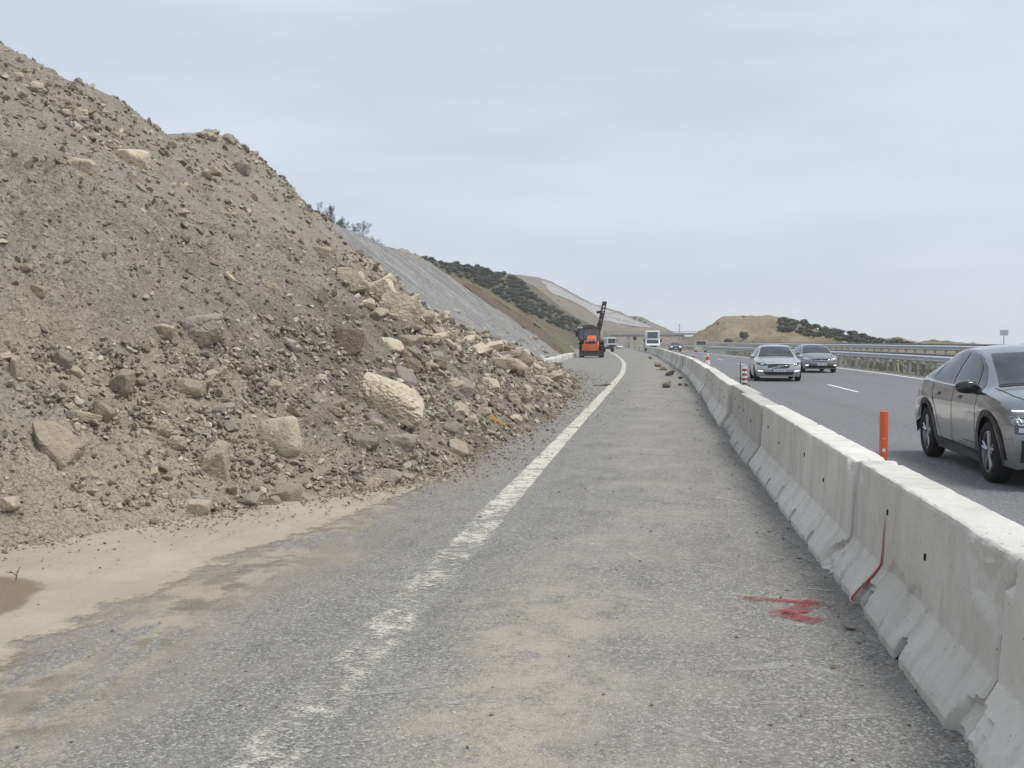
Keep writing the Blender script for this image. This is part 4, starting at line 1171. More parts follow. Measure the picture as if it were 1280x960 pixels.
# red sprayed mark on the asphalt
def mark_strip(pts, w, name, mat, label, z=.006):
    P = np.array(pts, float)
    t = np.linspace(0, 1, len(P)); U = np.linspace(0, 1, 40)
    C = np.stack([np.interp(U, t, P[:, 0]), np.interp(U, t, P[:, 1])], -1)
    T = np.gradient(C, axis=0); T /= np.linalg.norm(T, axis=1)[:, None]
    N = np.stack([-T[:, 1], T[:, 0]], -1)
    ww = np.array([w(u) if callable(w) else w for u in U])
    rows = np.stack([np.concatenate([C + N * ww[:, None] * .5 * k, np.full((40, 1), z)], 1) for k in (-1, 0, 1)], 1)
    return rows
rows = [mark_strip([gnd(930, 748)[:2], gnd(985, 752)[:2], gnd(1038, 757)[:2]], lambda u: .10 * (1 - .5 * u), '', None, ''),
        mark_strip([gnd(1020, 752)[:2], gnd(1000, 763)[:2], gnd(972, 768)[:2], gnd(1000, 773)[:2], gnd(1024, 778)[:2]], lambda u: .14, '', None, '', .008)]
V = np.concatenate([r.reshape(-1, 3) for r in rows]); F = np.concatenate([grid_faces(40, 3), grid_faces(40, 3) + 120])
set_props(obj('paint_mark', V, F, M['red_spray'], None, True), 'smeared red spray paint mark on the asphalt by the near barrier', 'paint mark')

M['scuff'] = paint('pale scuff', (.50, .485, .44), .42, .66, scale=18)
VS = []; FS = []; o_ = 0
SC = [[(735, 683), (785, 690), (820, 712)], [(745, 838), (768, 858), (795, 885)], [(715, 676), (760, 684)], [(690, 690), (742, 700)], [(905, 742), (985, 748)], [(860, 770), (930, 788)], [(905, 800), (985, 822)], [(890, 838), (1010, 830)],
      [(960, 775), (1040, 788)], [(990, 830), (1080, 850)], [(930, 880), (1020, 878)], [(820, 905), (905, 930)], [(640, 905), (700, 912)], [(850, 655), (905, 652)], [(800, 640), (870, 648)], [(940, 690), (1000, 702)], [(870, 705), (925, 712)], [(760, 742), (820, 752)], [(1020, 900), (1120, 893)], [(560, 880), (640, 872)], [(1000, 735), (1050, 740)], [(880, 620), (925, 628)], [(430, 870), (560, 855)], [(330, 935), (470, 925)]]
for k, L_ in enumerate(SC):
    r_ = mark_strip([gnd(*q)[:2] for q in L_], (lambda u, w=.02 + .035 * ((k * 7) % 5) / 4: w * (.3 + 1.4 * math.sin(math.pi * (u * .9 + .05)))), '', None, '', .0012 + .00012 * k)
    VS.append(r_.reshape(-1, 3)); FS.append(grid_faces(40, 3) + o_); o_ += 120
set_props(obj('road_scuffs', np.concatenate(VS), np.concatenate(FS), M['scuff'], None, True), kind='structure')

# ------------------------------------------------------------------ guard rails
def wbeam(name, pts, depth, mat, parent, side=1, h=.31):
    prof = [(0, -.5), (.35, -.44), (1, -.3), (1, -.18), (.3, -.06), (.3, .06), (1, .18), (1, .3), (.35, .44), (0, .5)]
    pts = np.array(pts)
    T = np.gradient(pts, axis=0); T[:, 2] = 0; T /= np.linalg.norm(T, axis=1)[:, None]
    N = np.stack([-T[:, 1], T[:, 0], T[:, 2] * 0], -1) * side
    rows = np.stack([pts + N * depth * a + np.array([0, 0, h * b]) for a, b in prof], 1)
    back = np.stack([pts + N * (depth * a - .012) + np.array([0, 0, h * b]) for a, b in prof[::-1]], 1)
    P = np.concatenate([rows, back, rows[:, :1]], 1)
    return sheet(name, P, mat, parent, False)
def guard_rail(xoff, y0, y1, zb, step, label, zl=0, double=True):
    root = empty('guard_rail', (float(right_x(y0) + xoff), y0, zb))
    O = np.array(root.location)
    ys = np.arange(y0, y1, 4.0)
    base = np.stack([right_x(ys) + xoff, ys, zroad(ys) + zb + .0 * ys], -1) - O
    wbeam('beam', base + [-.12, 0, .78], .08, M['steel'], root, 1)
    if double: wbeam('beam', base + [.12, 0, .78], .08, M['steel'], root, -1)
    tube = MB()
    top = base + [0, 0, .98]
    for i in range(len(top) - 1): tube.tube(top[i], top[i + 1], .05, n=8, caps=False)
    tube.build('top_rail', M['steel_dark'], root, True)
    m = MB(); m.box((0, 0, .46), (.12, .06, .92)); proto = m.build('post', M['steel'], None); pm = proto.data
    m = MB(); m.box((0, 0, 0), (.22, .08, .26)); sp = m.build('spacer', M['steel_dark'], None); sm_ = sp.data
    bpy.data.objects.remove(proto); bpy.data.objects.remove(sp)
    for y in np.arange(y0, min(y1, 150), step):
        L = np.array([float(right_x(y) + xoff), y, float(zroad(y)) + zb]) - O
        p = link(bpy.data.objects.new('post', pm), root); p.location = L
        q = link(bpy.data.objects.new('spacer', sm_), p); q.location = (0, 0, .74)
    return set_props(root, label, 'guard rail')
guard_rail(1.55, 12, 300, 0, 1.5, 'near galvanised guard rail along the median beside the passing traffic')
guard_rail(5.6, 14, 300, .42, 2.0, 'far guard rail on the opposite carriageway, seen above the nearer one')
# weeds on the median strip between the two rails
n = 2600
wy = np.exp(RNG.uniform(np.log(28), np.log(130), n)); wx = right_x(wy) + RNG.uniform(1.3, 5.0, n)
wh = RNG.uniform(.12, .5, n); wa = RNG.uniform(0, 6.28, n); ww = wh * RNG.uniform(.25, .5, n)
B = np.stack([wx, wy, np.zeros(n) - .02], -1); D = np.stack([np.cos(wa), np.sin(wa), 0 * wa], -1)
V = np.stack([B - D * ww[:, None] * .25, B + D * ww[:, None] * .25, B + D * ww[:, None] + np.stack([RNG.normal(0, .08, n), RNG.normal(0, .08, n), wh], -1), B - D * ww[:, None] + np.stack([0 * wh, 0 * wh, wh * .8], -1)], 1)
set_props(obj('weeds', V.reshape(-1, 3), np.arange(n * 4).reshape(-1, 4), M['weed']), 'pale dry weeds on the median between the guard rails', 'weeds', kind='stuff')
me = bpy.data.objects['grass_hill'].data
BVR = BVHTree.FromPolygons([v.co for v in me.vertices], [p.vertices for p in me.polygons])

# ------------------------------------------------------------------ trees and shrubs
def crown_mesh(seed, n, squash=.75, leaf=.16, lobes=7):
    rng = np.random.default_rng(seed)
    c = rng.normal(size=(lobes, 3)); c /= np.linalg.norm(c, axis=1)[:, None]; c *= rng.uniform(.25, .62, lobes)[:, None]; c[:, 2] = np.abs(c[:, 2]) * .9
    r = rng.uniform(.32, .55, lobes)
    k = rng.integers(0, lobes, n)
    d = rng.normal(size=(n, 3)); d /= np.linalg.norm(d, axis=1)[:, None]
    P = c[k] + d * (r[k] * rng.uniform(.55, 1.05, n))[:, None]
    P[:, 2] = P[:, 2] * squash + .45
    t = np.cross(d, rng.normal(size=(n, 3))); t /= np.linalg.norm(t, axis=1)[:, None]
    b = np.cross(d, t)
    s = leaf * rng.uniform(.6, 1.3, n)[:, None]
    V = np.stack([P - t * s, P + b * s * .6, P + t * s, P - b * s * .6], 1).reshape(-1, 3)
    return mesh_np('crown', V, np.arange(n * 4).reshape(-1, 4), M['leaf_dark'])
def trunk_mesh(seed):
    rng = np.random.default_rng(seed); m = MB()
    m.tube((0, 0, -.4), (.03, .02, .3), .075, .05, 6)
    for k in range(4):
        a = k * 1.57 + rng.uniform(-.4, .4); m.tube((.03, .02, .28), (.45 * math.cos(a), .45 * math.sin(a), .75), .035, .012, 5)
    o = m.build('trunk', M['bark']); me = o.data; bpy.data.objects.remove(o); return me
CROWNS = [crown_mesh(200 + k, 420, .7 + .1 * (k % 3)) for k in range(6)]
BUSH = [crown_mesh(230 + k, 260, .75, .2, 5) for k in range(3)]
TRUNKS = [trunk_mesh(k) for k in range(3)]
def tree(P, s, label, group, sq=1.0, name='olive_tree', cat='tree', small=False):
    root = empty(name, P, random.uniform(0, 6.28)); root.scale = (s * random.uniform(.9, 1.15), s * random.uniform(.9, 1.15), s * sq * random.uniform(.85, 1.15))
    link(bpy.data.objects.new('crown', random.choice(CROWNS)), root)
    link(bpy.data.objects.new('trunk', random.choice(TRUNKS)), root)
    return set_props(root, label, cat, group)
me1 = bpy.data.objects['scrub_hill'].data
BV1 = BVHTree.FromPolygons([v.co for v in me1.vertices], [p.vertices for p in me1.polygons])
def ray_on(bv, x, y):
    h = bv.ray_cast(Vector(CPOS), Vector(ray(x, y)).normalized())
    return None if h[0] is None else Vector(h[0])
def in_poly(x, y, P):
    c = False; j = len(P) - 1
    for i in range(len(P)):
        if (P[i][1] > y) != (P[j][1] > y) and x < (P[j][0] - P[i][0]) * (y - P[i][1]) / (P[j][1] - P[i][1]) + P[i][0]: c = not c
        j = i
    return c
# olive wood on the left hill: one tree at a time
POLY1 = [(527, 324), (560, 329), (600, 336), (636, 342), (652, 352), (668, 372), (700, 392), (725, 405), (745, 412), (740, 422), (712, 414), (690, 405), (660, 390), (630, 374), (600, 356), (560, 340)]
cnt = 0; tries = 0; placed = []
while cnt < 215 and tries < 9000:
    tries += 1
    x, y = random.uniform(525, 750), random.uniform(322, 424)
    th_ = 12 + 26 * (fbm(np.array([x / 22]), np.array([y / 14]), 2, 8)[0] < -.05)
    if not in_poly(x, y, POLY1) or any((x - a) ** 2 + ((y - b) * 1.6) ** 2 < th_ for a, b in placed): continue
    h = ray_on(BV1, x, y + 1.5) or ray_on(BV2, x, y + 1.5)
    if h is None: continue
    placed.append((x, y)); cnt += 1
    dd = (Vector(CPOS) - h).length
    tree(h, random.uniform(3.8, 7.2) * dd / FPX, 'dark olive tree in the wood on the hill left of the road', 'olive trees on the left hill', .85)
# skyline trees of that hill
for x, y, s in [(531, 325, 5), (540, 328, 4), (552, 331, 5), (566, 333, 4), (578, 335, 4), (590, 337, 5), (604, 340, 4), (612, 342, 5), (622, 344, 6), (630, 345, 6)]:
    h = None
    for dy in range(0, 14):
        h = ray_on(BV1, x, y + dy)
        if h is not None: break
    if h is None: continue
    tree(h, s * (Vector(CPOS) - h).length / FPX, 'olive tree standing on the skyline of the left hill', 'olive trees on the left skyline', .9)
# scattered bushes on the brown hill
for k in range(40):
    x = random.uniform(650, 800); y = random.uniform(352, 420)
    h = ray_on(BV2, x, y)
    if h is None: continue
    tree(h, random.uniform(1.2, 2.4) * (Vector(CPOS) - h).length / FPX, 'low dark bush scattered on the bare brown hill', 'bushes on the brown hill', .7, 'bush', 'bush')
for x, y, s, lab in [(793, 399, 3.2, 'left round bush on the far ridge line'), (801, 402, 3.6, 'middle round bush on the far ridge line'), (806, 404, 2.4, 'right small bush on the far ridge line')]:
    h = None
    for dy in range(0, 14):
        h = ray_on(BV2, x, y + dy)
        if h is not None: break
    if h is not None: tree(h, s * (Vector(CPOS) - h).length / FPX, lab, None, .9, 'bush', 'bush')
# right hill: single bushes and the belt of trees running down to the right
for x, y, s, lab in [(930, 420, 8, 'bigger dark bush low on the dry grass hill'), (911, 426, 8, 'wide dark bush at the foot of the dry grass hill, left one'),
                     (930, 396, 2, 'tiny bush alone on the top of the dry grass hill'), (941, 428, 3, 'small low bush right of the bigger dark bush'), (897, 405, 2.2, 'little bush on the left slope of the dry grass hill')]:
    h = None
    for dy in range(0, 14):
        h = ray_on(BVR, x, y + s * .5 + dy)
        if h is not None: break
    if h is not None: tree(h, s * (Vector(CPOS) - h).length / FPX, lab, None, .9, 'bush', 'bush')
belt = tab([(976, 399), (990, 400), (1010, 405), (1040, 411), (1070, 417), (1100, 422), (1130, 426), (1150, 428)])
cnt = 0; placed = []
while cnt < 120:
    x = random.uniform(976, 1152); y = float(belt(x)) + random.uniform(0, 13 - 10 * max(0, (x - 1040) / 110))
    cnt += 1
    h = None
    for dy in range(0, 14):
        h = ray_on(BVR, x, y + 3 + dy)
        if h is not None: break
    if h is None: continue
    tree(h, random.uniform(4.6, 8.2) * (1 - .45 * max(0, (x - 1060) / 90)) * (Vector(CPOS) - h).length / FPX, 'dark tree in the belt running down the right of the dry grass hill', 'trees on the right hill', .85)
for x in (1172, 1182, 1215):
    h = Vector(atY(x, 431, 190)); tree(h, (3 if x != 1215 else 3.5) * 190 / FPX, 'lone far treetop showing above the guard rail', 'far treetops above the rail', .8)
# saplings and shrubs on the crest above the net
def sapling(P, H, lab, seed, spread=.5, tufts=9, green=False):
    rng = np.random.default_rng(seed)
    root = empty('shrub', P)
    m = MB(); tips = []
    for k in range(tufts):
        a = rng.uniform(0, 6.28); r = spread * H * rng.uniform(.2, 1); z = H * rng.uniform(.45, 1)
        mid = Vector((r * .3 * math.cos(a), r * .3 * math.sin(a), z * .5)); tip = Vector((r * math.cos(a), r * math.sin(a), z))
        m.tube((0, 0, -.3), mid, .03 * H * .5, .018 * H * .5, 5); m.tube(mid, tip, .018 * H * .5, .006 * H, 5); tips.append(tip); tips.append(mid * .4 + tip * .6)
    m.build('stem', M['bark'], root)
    T = np.array([t[:] for t in tips]); n = 44 * len(T)
    k = rng.integers(0, len(T), n); d = rng.normal(size=(n, 3)); d /= np.linalg.norm(d, axis=1)[:, None]
    P_ = T[k] + d * (H * .11 * rng.uniform(.2, 1, n))[:, None]
    t = np.cross(d, rng.normal(size=(n, 3))); t /= np.linalg.norm(t, axis=1)[:, None]
    s = H * .035
    V = np.stack([P_ - t * s * .3, P_ + t * s * .3, P_ + d * s * 2], 1).reshape(-1, 3)
    obj('foliage', V, np.arange(n * 3).reshape(-1, 3), M['leaf_green' if green else 'leaf_dark'], root)
    return set_props(root, lab, 'shrub')
def crest_at(x):
    """point on the crest line of the net under photo column x"""
    best = min(range(len(NP)), key=lambda i: abs(proj(NP[i, -1])[0] - x)); return NP[best, -1]
for k, (x, h, lab, sp, tf, gr) in enumerate([
    (404, 1.5, 'thin bare sapling leftmost on the crest above the debris', .25, 4, False),
    (416, 1.9, 'tall sapling with tufted tips on the crest', .3, 7, False), (428, 1.6, 'leaning sapling beside the tall tufted one on the crest', .45, 6, False),
    (424, .9, 'dense low dark shrub below the tall sapling on the crest', .9, 16, True), (436, .9, 'green rounded shrub right of the saplings on the crest', .9, 16, True),
    (446, .8, 'spiky shrub between the green shrub and the loose shrub', .7, 12, False),
    (456, 1.6, 'loose wide shrub with thin branches on the crest', .6, 10, False), (466, .7, 'low shrub at the right foot of the loose wide shrub', .8, 10, True),
    (474, .6, 'small rounded green shrub on the crest further right', .9, 12, True), (482, .5, 'low grassy shrub on the crest line', .9, 10, True), (496, .4, 'lowest shrub at the right end of the crest row', .9, 8, True)]):
    C = crest_at(x) if x > 430 else np.array(px(x, 287 - (430 - x) * .6, 67.5))
    sapling(tuple(C + np.array([-.25, 0, -.12])), h * .72, lab, 400 + k, sp, tf, gr)

# ------------------------------------------------------------------ cars
def make_wheel(parent, x, y, r, w, spokes, side, style='alloy', rim_r=None):
    """axle along Y; side -1: outer face towards -Y"""
    rim_r = rim_r or r * .67
    root = empty('wheel', (x, y, r)); root.parent = parent
    m = MB(); h = w / 2
    m.lathe([(rim_r, -h * .86), (rim_r + .018, -h), (r - .045, -h), (r - .012, -h * .8), (r, -h * .5), (r, h * .5), (r - .012, h * .8), (r - .045, h), (rim_r + .018, h), (rim_r, h * .86), (rim_r, -h * .86)], 36, 'Y')
    m.build('tyre', M['rubber'], root, True)
    m = MB(); s = side
    m.lathe([(rim_r + .004, s * h * .84), (rim_r - .012, s * h * .84), (rim_r - .02, s * h * .3)], 32, 'Y')
    for k in range(spokes):
        a = 2 * math.pi * k / spokes + .3
        for da in ((-.14, .14) if style == 'twin' else (0,)):
            c, sn = math.cos(a + da), math.sin(a + da); c0, s0 = math.cos(a), math.sin(a)
            m.tube((.05 * c0, s * h * .7, .05 * s0), ((rim_r - .01) * c, s * h * .78, (rim_r - .01) * sn), .022, .017, 6)
    m.lathe([(0, s * h * .78), (.05, s * h * .76), (.06, s * h * .6)], 14, 'Y')
    m.build('rim', M['alloy'], root, True)
    m = MB(); m.lathe([(0, s * h * .25), (rim_r - .015, s * h * .28), (rim_r - .012, s * h * .2)], 24, 'Y')
    m.build('brake_disc', M['dark_machine'], root)
    return root

class Car:
    """local axes: +X is the rear, the nose is at X=0, Y across, Z up"""
    def __init__(s, name, loc, heading, c):
        s.c = c; s.root = empty(name, loc, heading)
        L, W = c['L'], c['W'] / 2
        arch = c['wr'] + .045
        axles = (c['fo'], c['fo'] + c['wb'])
        st = set(np.linspace(0, L, 46).tolist())
        for a in axles: st |= set((a + arch * np.cos(np.linspace(0, math.pi, 15))).tolist()) | {a - arch - .012, a + arch + .012}
        ls = np.array(sorted(st)); keep = [0]
        for i in range(1, len(ls)):
            if ls[i] - ls[keep[-1]] > .008: keep.append(i)
        ls = ls[keep]; ls[-1] = L
        top, edge, belt = tab(c['top']), tab(c['edge']), tab(c['belt'])
        yr, wd, sill = tab(c['yr']), tab(c['wd']), tab(c['sill'])
        rows = []
        for l in ls:
            zb = float(sill(l))
            for a in axles:
                d = abs(l - a)
                if d < arch: zb = max(zb, c['wr'] + math.sqrt(max(0, arch ** 2 - d * d)))
            zbelt = float(belt(l)); ze = max(float(edge(l)), zbelt + .012); zt = max(float(top(l)), ze + .004); w = float(wd(l)) * W
            zb = min(zb, zbelt - .05)
            ring = []
            zm = c.get('zm', .62)
            def side(z):
                q = (z - zm) / .5
                return w * (1 - .055 * q * q - (.03 * max(0, (zm - z) / .5) ** 2)) + .012 * math.exp(-((z - c.get('crease', .82)) / .05) ** 2)
            for k in range(13): z = zb + (zbelt - zb) * k / 12; ring.append((side(z), z))
            y0 = ring[-1][0]; y1 = min(float(yr(l)) * W, y0 - .02)
            for k in range(1, 7):
                t = k / 6; ring.append((y0 + (y1 - y0) * (t ** 1.25), zbelt + (ze - zbelt) * t))
            for k in range(1, 8):
                t = k / 7; ring.append((y1 * (1 - t), ze + (zt - ze) * (1 - (1 - t) ** 2.2)))
            rows.append([(l, y, z) for y, z in ring] + [(l, -y, z) for y, z in ring[-2::-1]])
        P = np.array(rows); n = P.shape[1]
        # plan and side curvature of nose and tail
        yy = np.abs(P[..., 1]) / W; zz = P[..., 2]
        nf = c['nose']; tf = c['tail']
        k = np.clip(1 - P[..., 0] / .9, 0, 1) ** 1.5
        P[..., 0] += k * (nf[0] * yy ** 2.4 + nf[1] * np.clip(zz - nf[2], 0, 9) + nf[3] * np.clip(nf[4] - zz, 0, 9))
        k = np.clip(1 - (L - P[..., 0]) / .7, 0, 1) ** 1.5
        P[..., 0] -= k * (tf[0] * yy ** 2.4 + tf[1] * np.clip(zz - tf[2], 0, 9))
        V = P.reshape(-1, 3); F = [f[::-1] for f in grid_faces(len(ls), n).tolist()]
        def cap(i, flip):
            h = n // 2
            for j in range(h):
                f = [i * n + j, i * n + j + 1, i * n + n - 2 - j, i * n + n - 1 - j]
                if len(set(f)) == 4: F.append(f[::-1] if flip else f)
                else: F.append(list(dict.fromkeys(f))[::-1] if flip else list(dict.fromkeys(f)))
        cap(0, False); cap(len(ls) - 1, True)
        me = bpy.data.meshes.new('body'); me.from_pydata(V.tolist(), [], F)
        bm = bmesh.new(); bm.from_mesh(me)
        # give the flat nose and tail caps some cross subdivisions
        bmesh.ops.remove_doubles(bm, verts=bm.verts, dist=1e-4)
        bmesh.ops.recalc_face_normals(bm, faces=bm.faces)
        ce = [e for e in bm.edges if abs(e.verts[0].co.y + e.verts[1].co.y) < 1e-3 and abs(e.verts[0].co.y - e.verts[1].co.y) > .25 and (max(v.co.x for v in e.verts) < .6 or min(v.co.x for v in e.verts) > L - .6) and abs(e.verts[0].co.z - e.verts[1].co.z) < 1e-4]
        if ce: bmesh.ops.subdivide_edges(bm, edges=ce, cuts=9, use_grid_fill=True)
        for v in bm.verts:      # bow the new points like the corners
            if v.co.x < .45 and abs(v.co.y) < W * .93:
                yv = abs(v.co.y) / W
                z = v.co.z
                tgt = nf[0] * yv ** 2.4 + nf[1] * max(0, z - nf[2]) + nf[3] * max(0, nf[4] - z)
                if z < float(edge(0)) - .01: v.co.x = tgt
            if v.co.x > L - .45 and z_ok(v, edge, L):
                yv = abs(v.co.y) / W; v.co.x = L - tf[0] * yv ** 2.4 - tf[1] * max(0, v.co.z - tf[2])
        bm.to_mesh(me); bm.free()
        me.polygons.foreach_set('use_smooth', [True] * len(me.polygons)); me.set_sharp_from_angle(angle=R(38))
        me.materials.append(c['paint'])
        s.body = link(bpy.data.objects.new('body', me), s.root)
        s.bvh = BVHTree.FromPolygons([v.co.copy() for v in me.vertices], [tuple(p.vertices) for p in me.polygons])
        m = MB(); m.box((L / 2, 0, .42), (L - 1.0, W * 2 - .46, .40)); m.box((L / 2, 0, .24), (c['wb'] - 2 * arch - .05, W * 2 - .12, .1)); m.build('underbody', M['black_plastic'], s.root)
        for a in axles:
            for sd in (-1, 1): make_wheel(s.root, a, sd * (W - c.get('tw', .21) / 2 - .012), c['wr'], c.get('tw', .21), c['spokes'], sd, c.get('style', 'alloy'))
        s.L, s.W = L, W
    def cast(s, view, a, b, off):
        """view 'f': a=y b=z from the front; 'r' rear; 'L' / 'R': a=x b=z from +Y / -Y; 't': a=x b=y from above"""
        o, d = {'f': ((-2, a, b), (1, 0, 0)), 'r': ((s.L + 2, a, b), (-1, 0, 0)), 'R': ((a, -3, b), (0, 1, 0)), 'L': ((a, 3, b), (0, -1, 0)), 't': ((a, b, 4), (0, 0, -1))}[view]
        h = s.bvh.ray_cast(Vector(o), Vector(d))
        if h[0] is None or (view in 'RL' and h[0].y * (1 if view == 'L' else -1) < .2): return None
        n = h[1] if h[1].dot(Vector(d)) < 0 else -h[1]
        return h[0] + n * off
    def quad(s, name, mat, view, ca, cb, off=.006, nu=14, nv=8, parent=None):
        """patch on the body between two outlines ca (lower) and cb (upper), each a list of 2-D points"""
        def res(c, u):
            c = np.array(c, float); d = np.concatenate([[0], np.cumsum(np.linalg.norm(np.diff(c, axis=0), axis=1))]); d /= d[-1]
            return np.stack([np.interp(u, d, c[:, 0]), np.interp(u, d, c[:, 1])], -1)
        U = np.linspace(0, 1, nu); A, B = res(ca, U), res(cb, U)
        V = []; F = []; ix = -np.ones((nu, nv), int)
        for i in range(nu):
            for j in range(nv):
                p = A[i] + (B[i] - A[i]) * j / (nv - 1)
                h = s.cast(view, p[0], p[1], off)
                if h is not None: ix[i, j] = len(V); V.append(h)
        for i in range(nu - 1):
            for j in range(nv - 1):
                f = [ix[i, j], ix[i + 1, j], ix[i + 1, j + 1], ix[i, j + 1]]
                if min(f) >= 0:
                    pts_ = [V[k] for k in f]
                    if max((pts_[0] - pts_[2]).length, (pts_[1] - pts_[3]).length) < .45: F.append(f)
        return obj(name, V, F, mat, parent or s.root, True)
    def line(s, name, mat, view, pts, w, off=.005, parent=None, n=30):
        c = np.array(pts, float); d = np.concatenate([[0], np.cumsum(np.linalg.norm(np.diff(c, axis=0), axis=1))]); d /= d[-1]
        U = np.linspace(0, 1, n); C = np.stack([np.interp(U, d, c[:, 0]), np.interp(U, d, c[:, 1])], -1)
        T = np.gradient(C, axis=0); T /= np.linalg.norm(T, axis=1)[:, None] + 1e-9; N = np.stack([-T[:, 1], T[:, 0]], -1)
        return s.quad(name, mat, view, (C - N * w / 2).tolist(), (C + N * w / 2).tolist(), off, n, 3, parent)
    def mirror(s, x, z, y, mat, size=(.13, .2, .15)):
        for sd in (-1, 1):
            bm = bmesh.new(); bmesh.ops.create_uvsphere(bm, u_segments=16, v_segments=10, radius=1)
            for v in bm.verts:
                p = v.co; p = Vector((abs(p.x) ** .75 * math.copysign(1, p.x), abs(p.y) ** .8 * math.copysign(1, p.y), abs(p.z) ** .7 * math.copysign(1, p.z)))
                v.co = Vector((p.x * size[0] * .5 * (1.1 if p.x < 0 else .7), sd * p.y * size[1] * .5, p.z * size[2] * .5 * (1 - .15 * sd * p.y)))
            me = bpy.data.meshes.new('mirror'); bm.to_mesh(me); bm.free(); me.materials.append(mat)
            me.polygons.foreach_set('use_smooth', [True] * len(me.polygons))
            o = link(bpy.data.objects.new('mirror', me), s.root); o.location = (x, sd * (y + size[1] * .45), z)
            m = MB(); m.bbox((-.0, -sd * size[1] * .5, -size[2] * .38), (.07, .13, .035), .012); m.build('mirror_arm', M['black_plastic'], o)
    def plate(s, z, x_off=.012, w=.52, text=None):
        p = s.cast('f', 0, z, x_off)
        m = MB(); m.bbox((0, 0, 0), (.012, w, .11), .004); o = m.build('number_plate', M['plate'], s.root); o.location = p
        m = MB(); m.box((-.0072, w / 2 - .022, 0), (.002, .04, .108)); m.build('plate_band', mat_blue, o)
        if text:
            cu = bpy.data.curves.new('plate_text', 'FONT'); cu.body = text; cu.size = .1; cu.align_x = 'CENTER'; cu.align_y = 'CENTER'; cu.extrude = .0005
            cu.materials.append(M['plate_ink'])
            t0 = link(bpy.data.objects.new('plate_text', cu)); bpy.context.view_layer.update()
            tm = bpy.data.meshes.new_from_object(t0.evaluated_get(bpy.context.evaluated_depsgraph_get())); bpy.data.objects.remove(t0)
            t = link(bpy.data.objects.new('plate_text', tm), o); t.location = (-.0082, -.02, 0); t.rotation_euler = (R(90), 0, R(-90))
        return o
def z_ok(v, edge, L): return v.co.z < float(edge(L)) - .01
mat_blue = mat_simple('plate blue', (.02, .06, .35), .5)

HEAD = math.pi / 2      # car local +X (rear) points up the road, so the nose faces the camera
def head_at(y, fn): return math.pi / 2 - math.atan2(float(fn(y + 3)) - float(fn(y - 3)), 6)

# --- the grey coupe-like crossover passing on the right
suv = Car('grey_crossover', (4.69, 12.42 - .90, 0), HEAD, dict(
    L=4.36, W=1.83, wr=.345, fo=.90, wb=2.67, tw=.215, spokes=5, style='twin', paint=M['paint_grey'], zm=.66, crease=.80,
    top=[(0, .80), (.12, .90), (.35, .985), (.8, 1.05), (1.12, 1.095), (1.5, 1.26), (1.95, 1.455), (2.3, 1.52), (2.7, 1.528), (3.1, 1.485), (3.5, 1.385), (3.85, 1.25), (4.1, 1.13), (4.25, 1.08), (4.36, .98)],
    edge=[(0, .765), (.12, .85), (.35, .935), (.8, 1.0), (1.12, 1.04), (1.5, 1.21), (1.95, 1.405), (2.3, 1.465), (2.7, 1.47), (3.1, 1.425), (3.5, 1.325), (3.85, 1.195), (4.1, 1.085), (4.25, 1.04), (4.36, .95)],
    belt=[(0, .70), (.12, .80), (.35, .895), (.8, .96), (1.12, .99), (1.6, 1.0), (2.6, 1.015), (3.3, 1.045), (3.8, 1.055), (4.1, 1.01), (4.25, .97), (4.36, .90)],
    yr=[(0, .84), (.8, .84), (1.15, .83), (1.5, .76), (1.95, .68), (2.6, .655), (3.3, .65), (3.8, .68), (4.1, .74), (4.36, .74)],
    wd=[(0, .80), (.2, .90), (.5, .975), (.9, 1.0), (1.5, .975), (2.3, .97), (2.9, .985), (3.5, 1.0), (3.9, .985), (4.2, .92), (4.36, .85)],
    sill=[(0, .24), (.4, .22), (1.4, .215), (3.0, .225), (3.9, .28), (4.36, .36)],
    nose=(.20, .18, .55, .30, .42), tail=(.16, .25, .55)))
suv.root.scale = (1, 1, 1.03)
set_props(suv.root, 'dark grey crossover with twin spoke wheels cut off by the right edge, nearest vehicle', 'car')
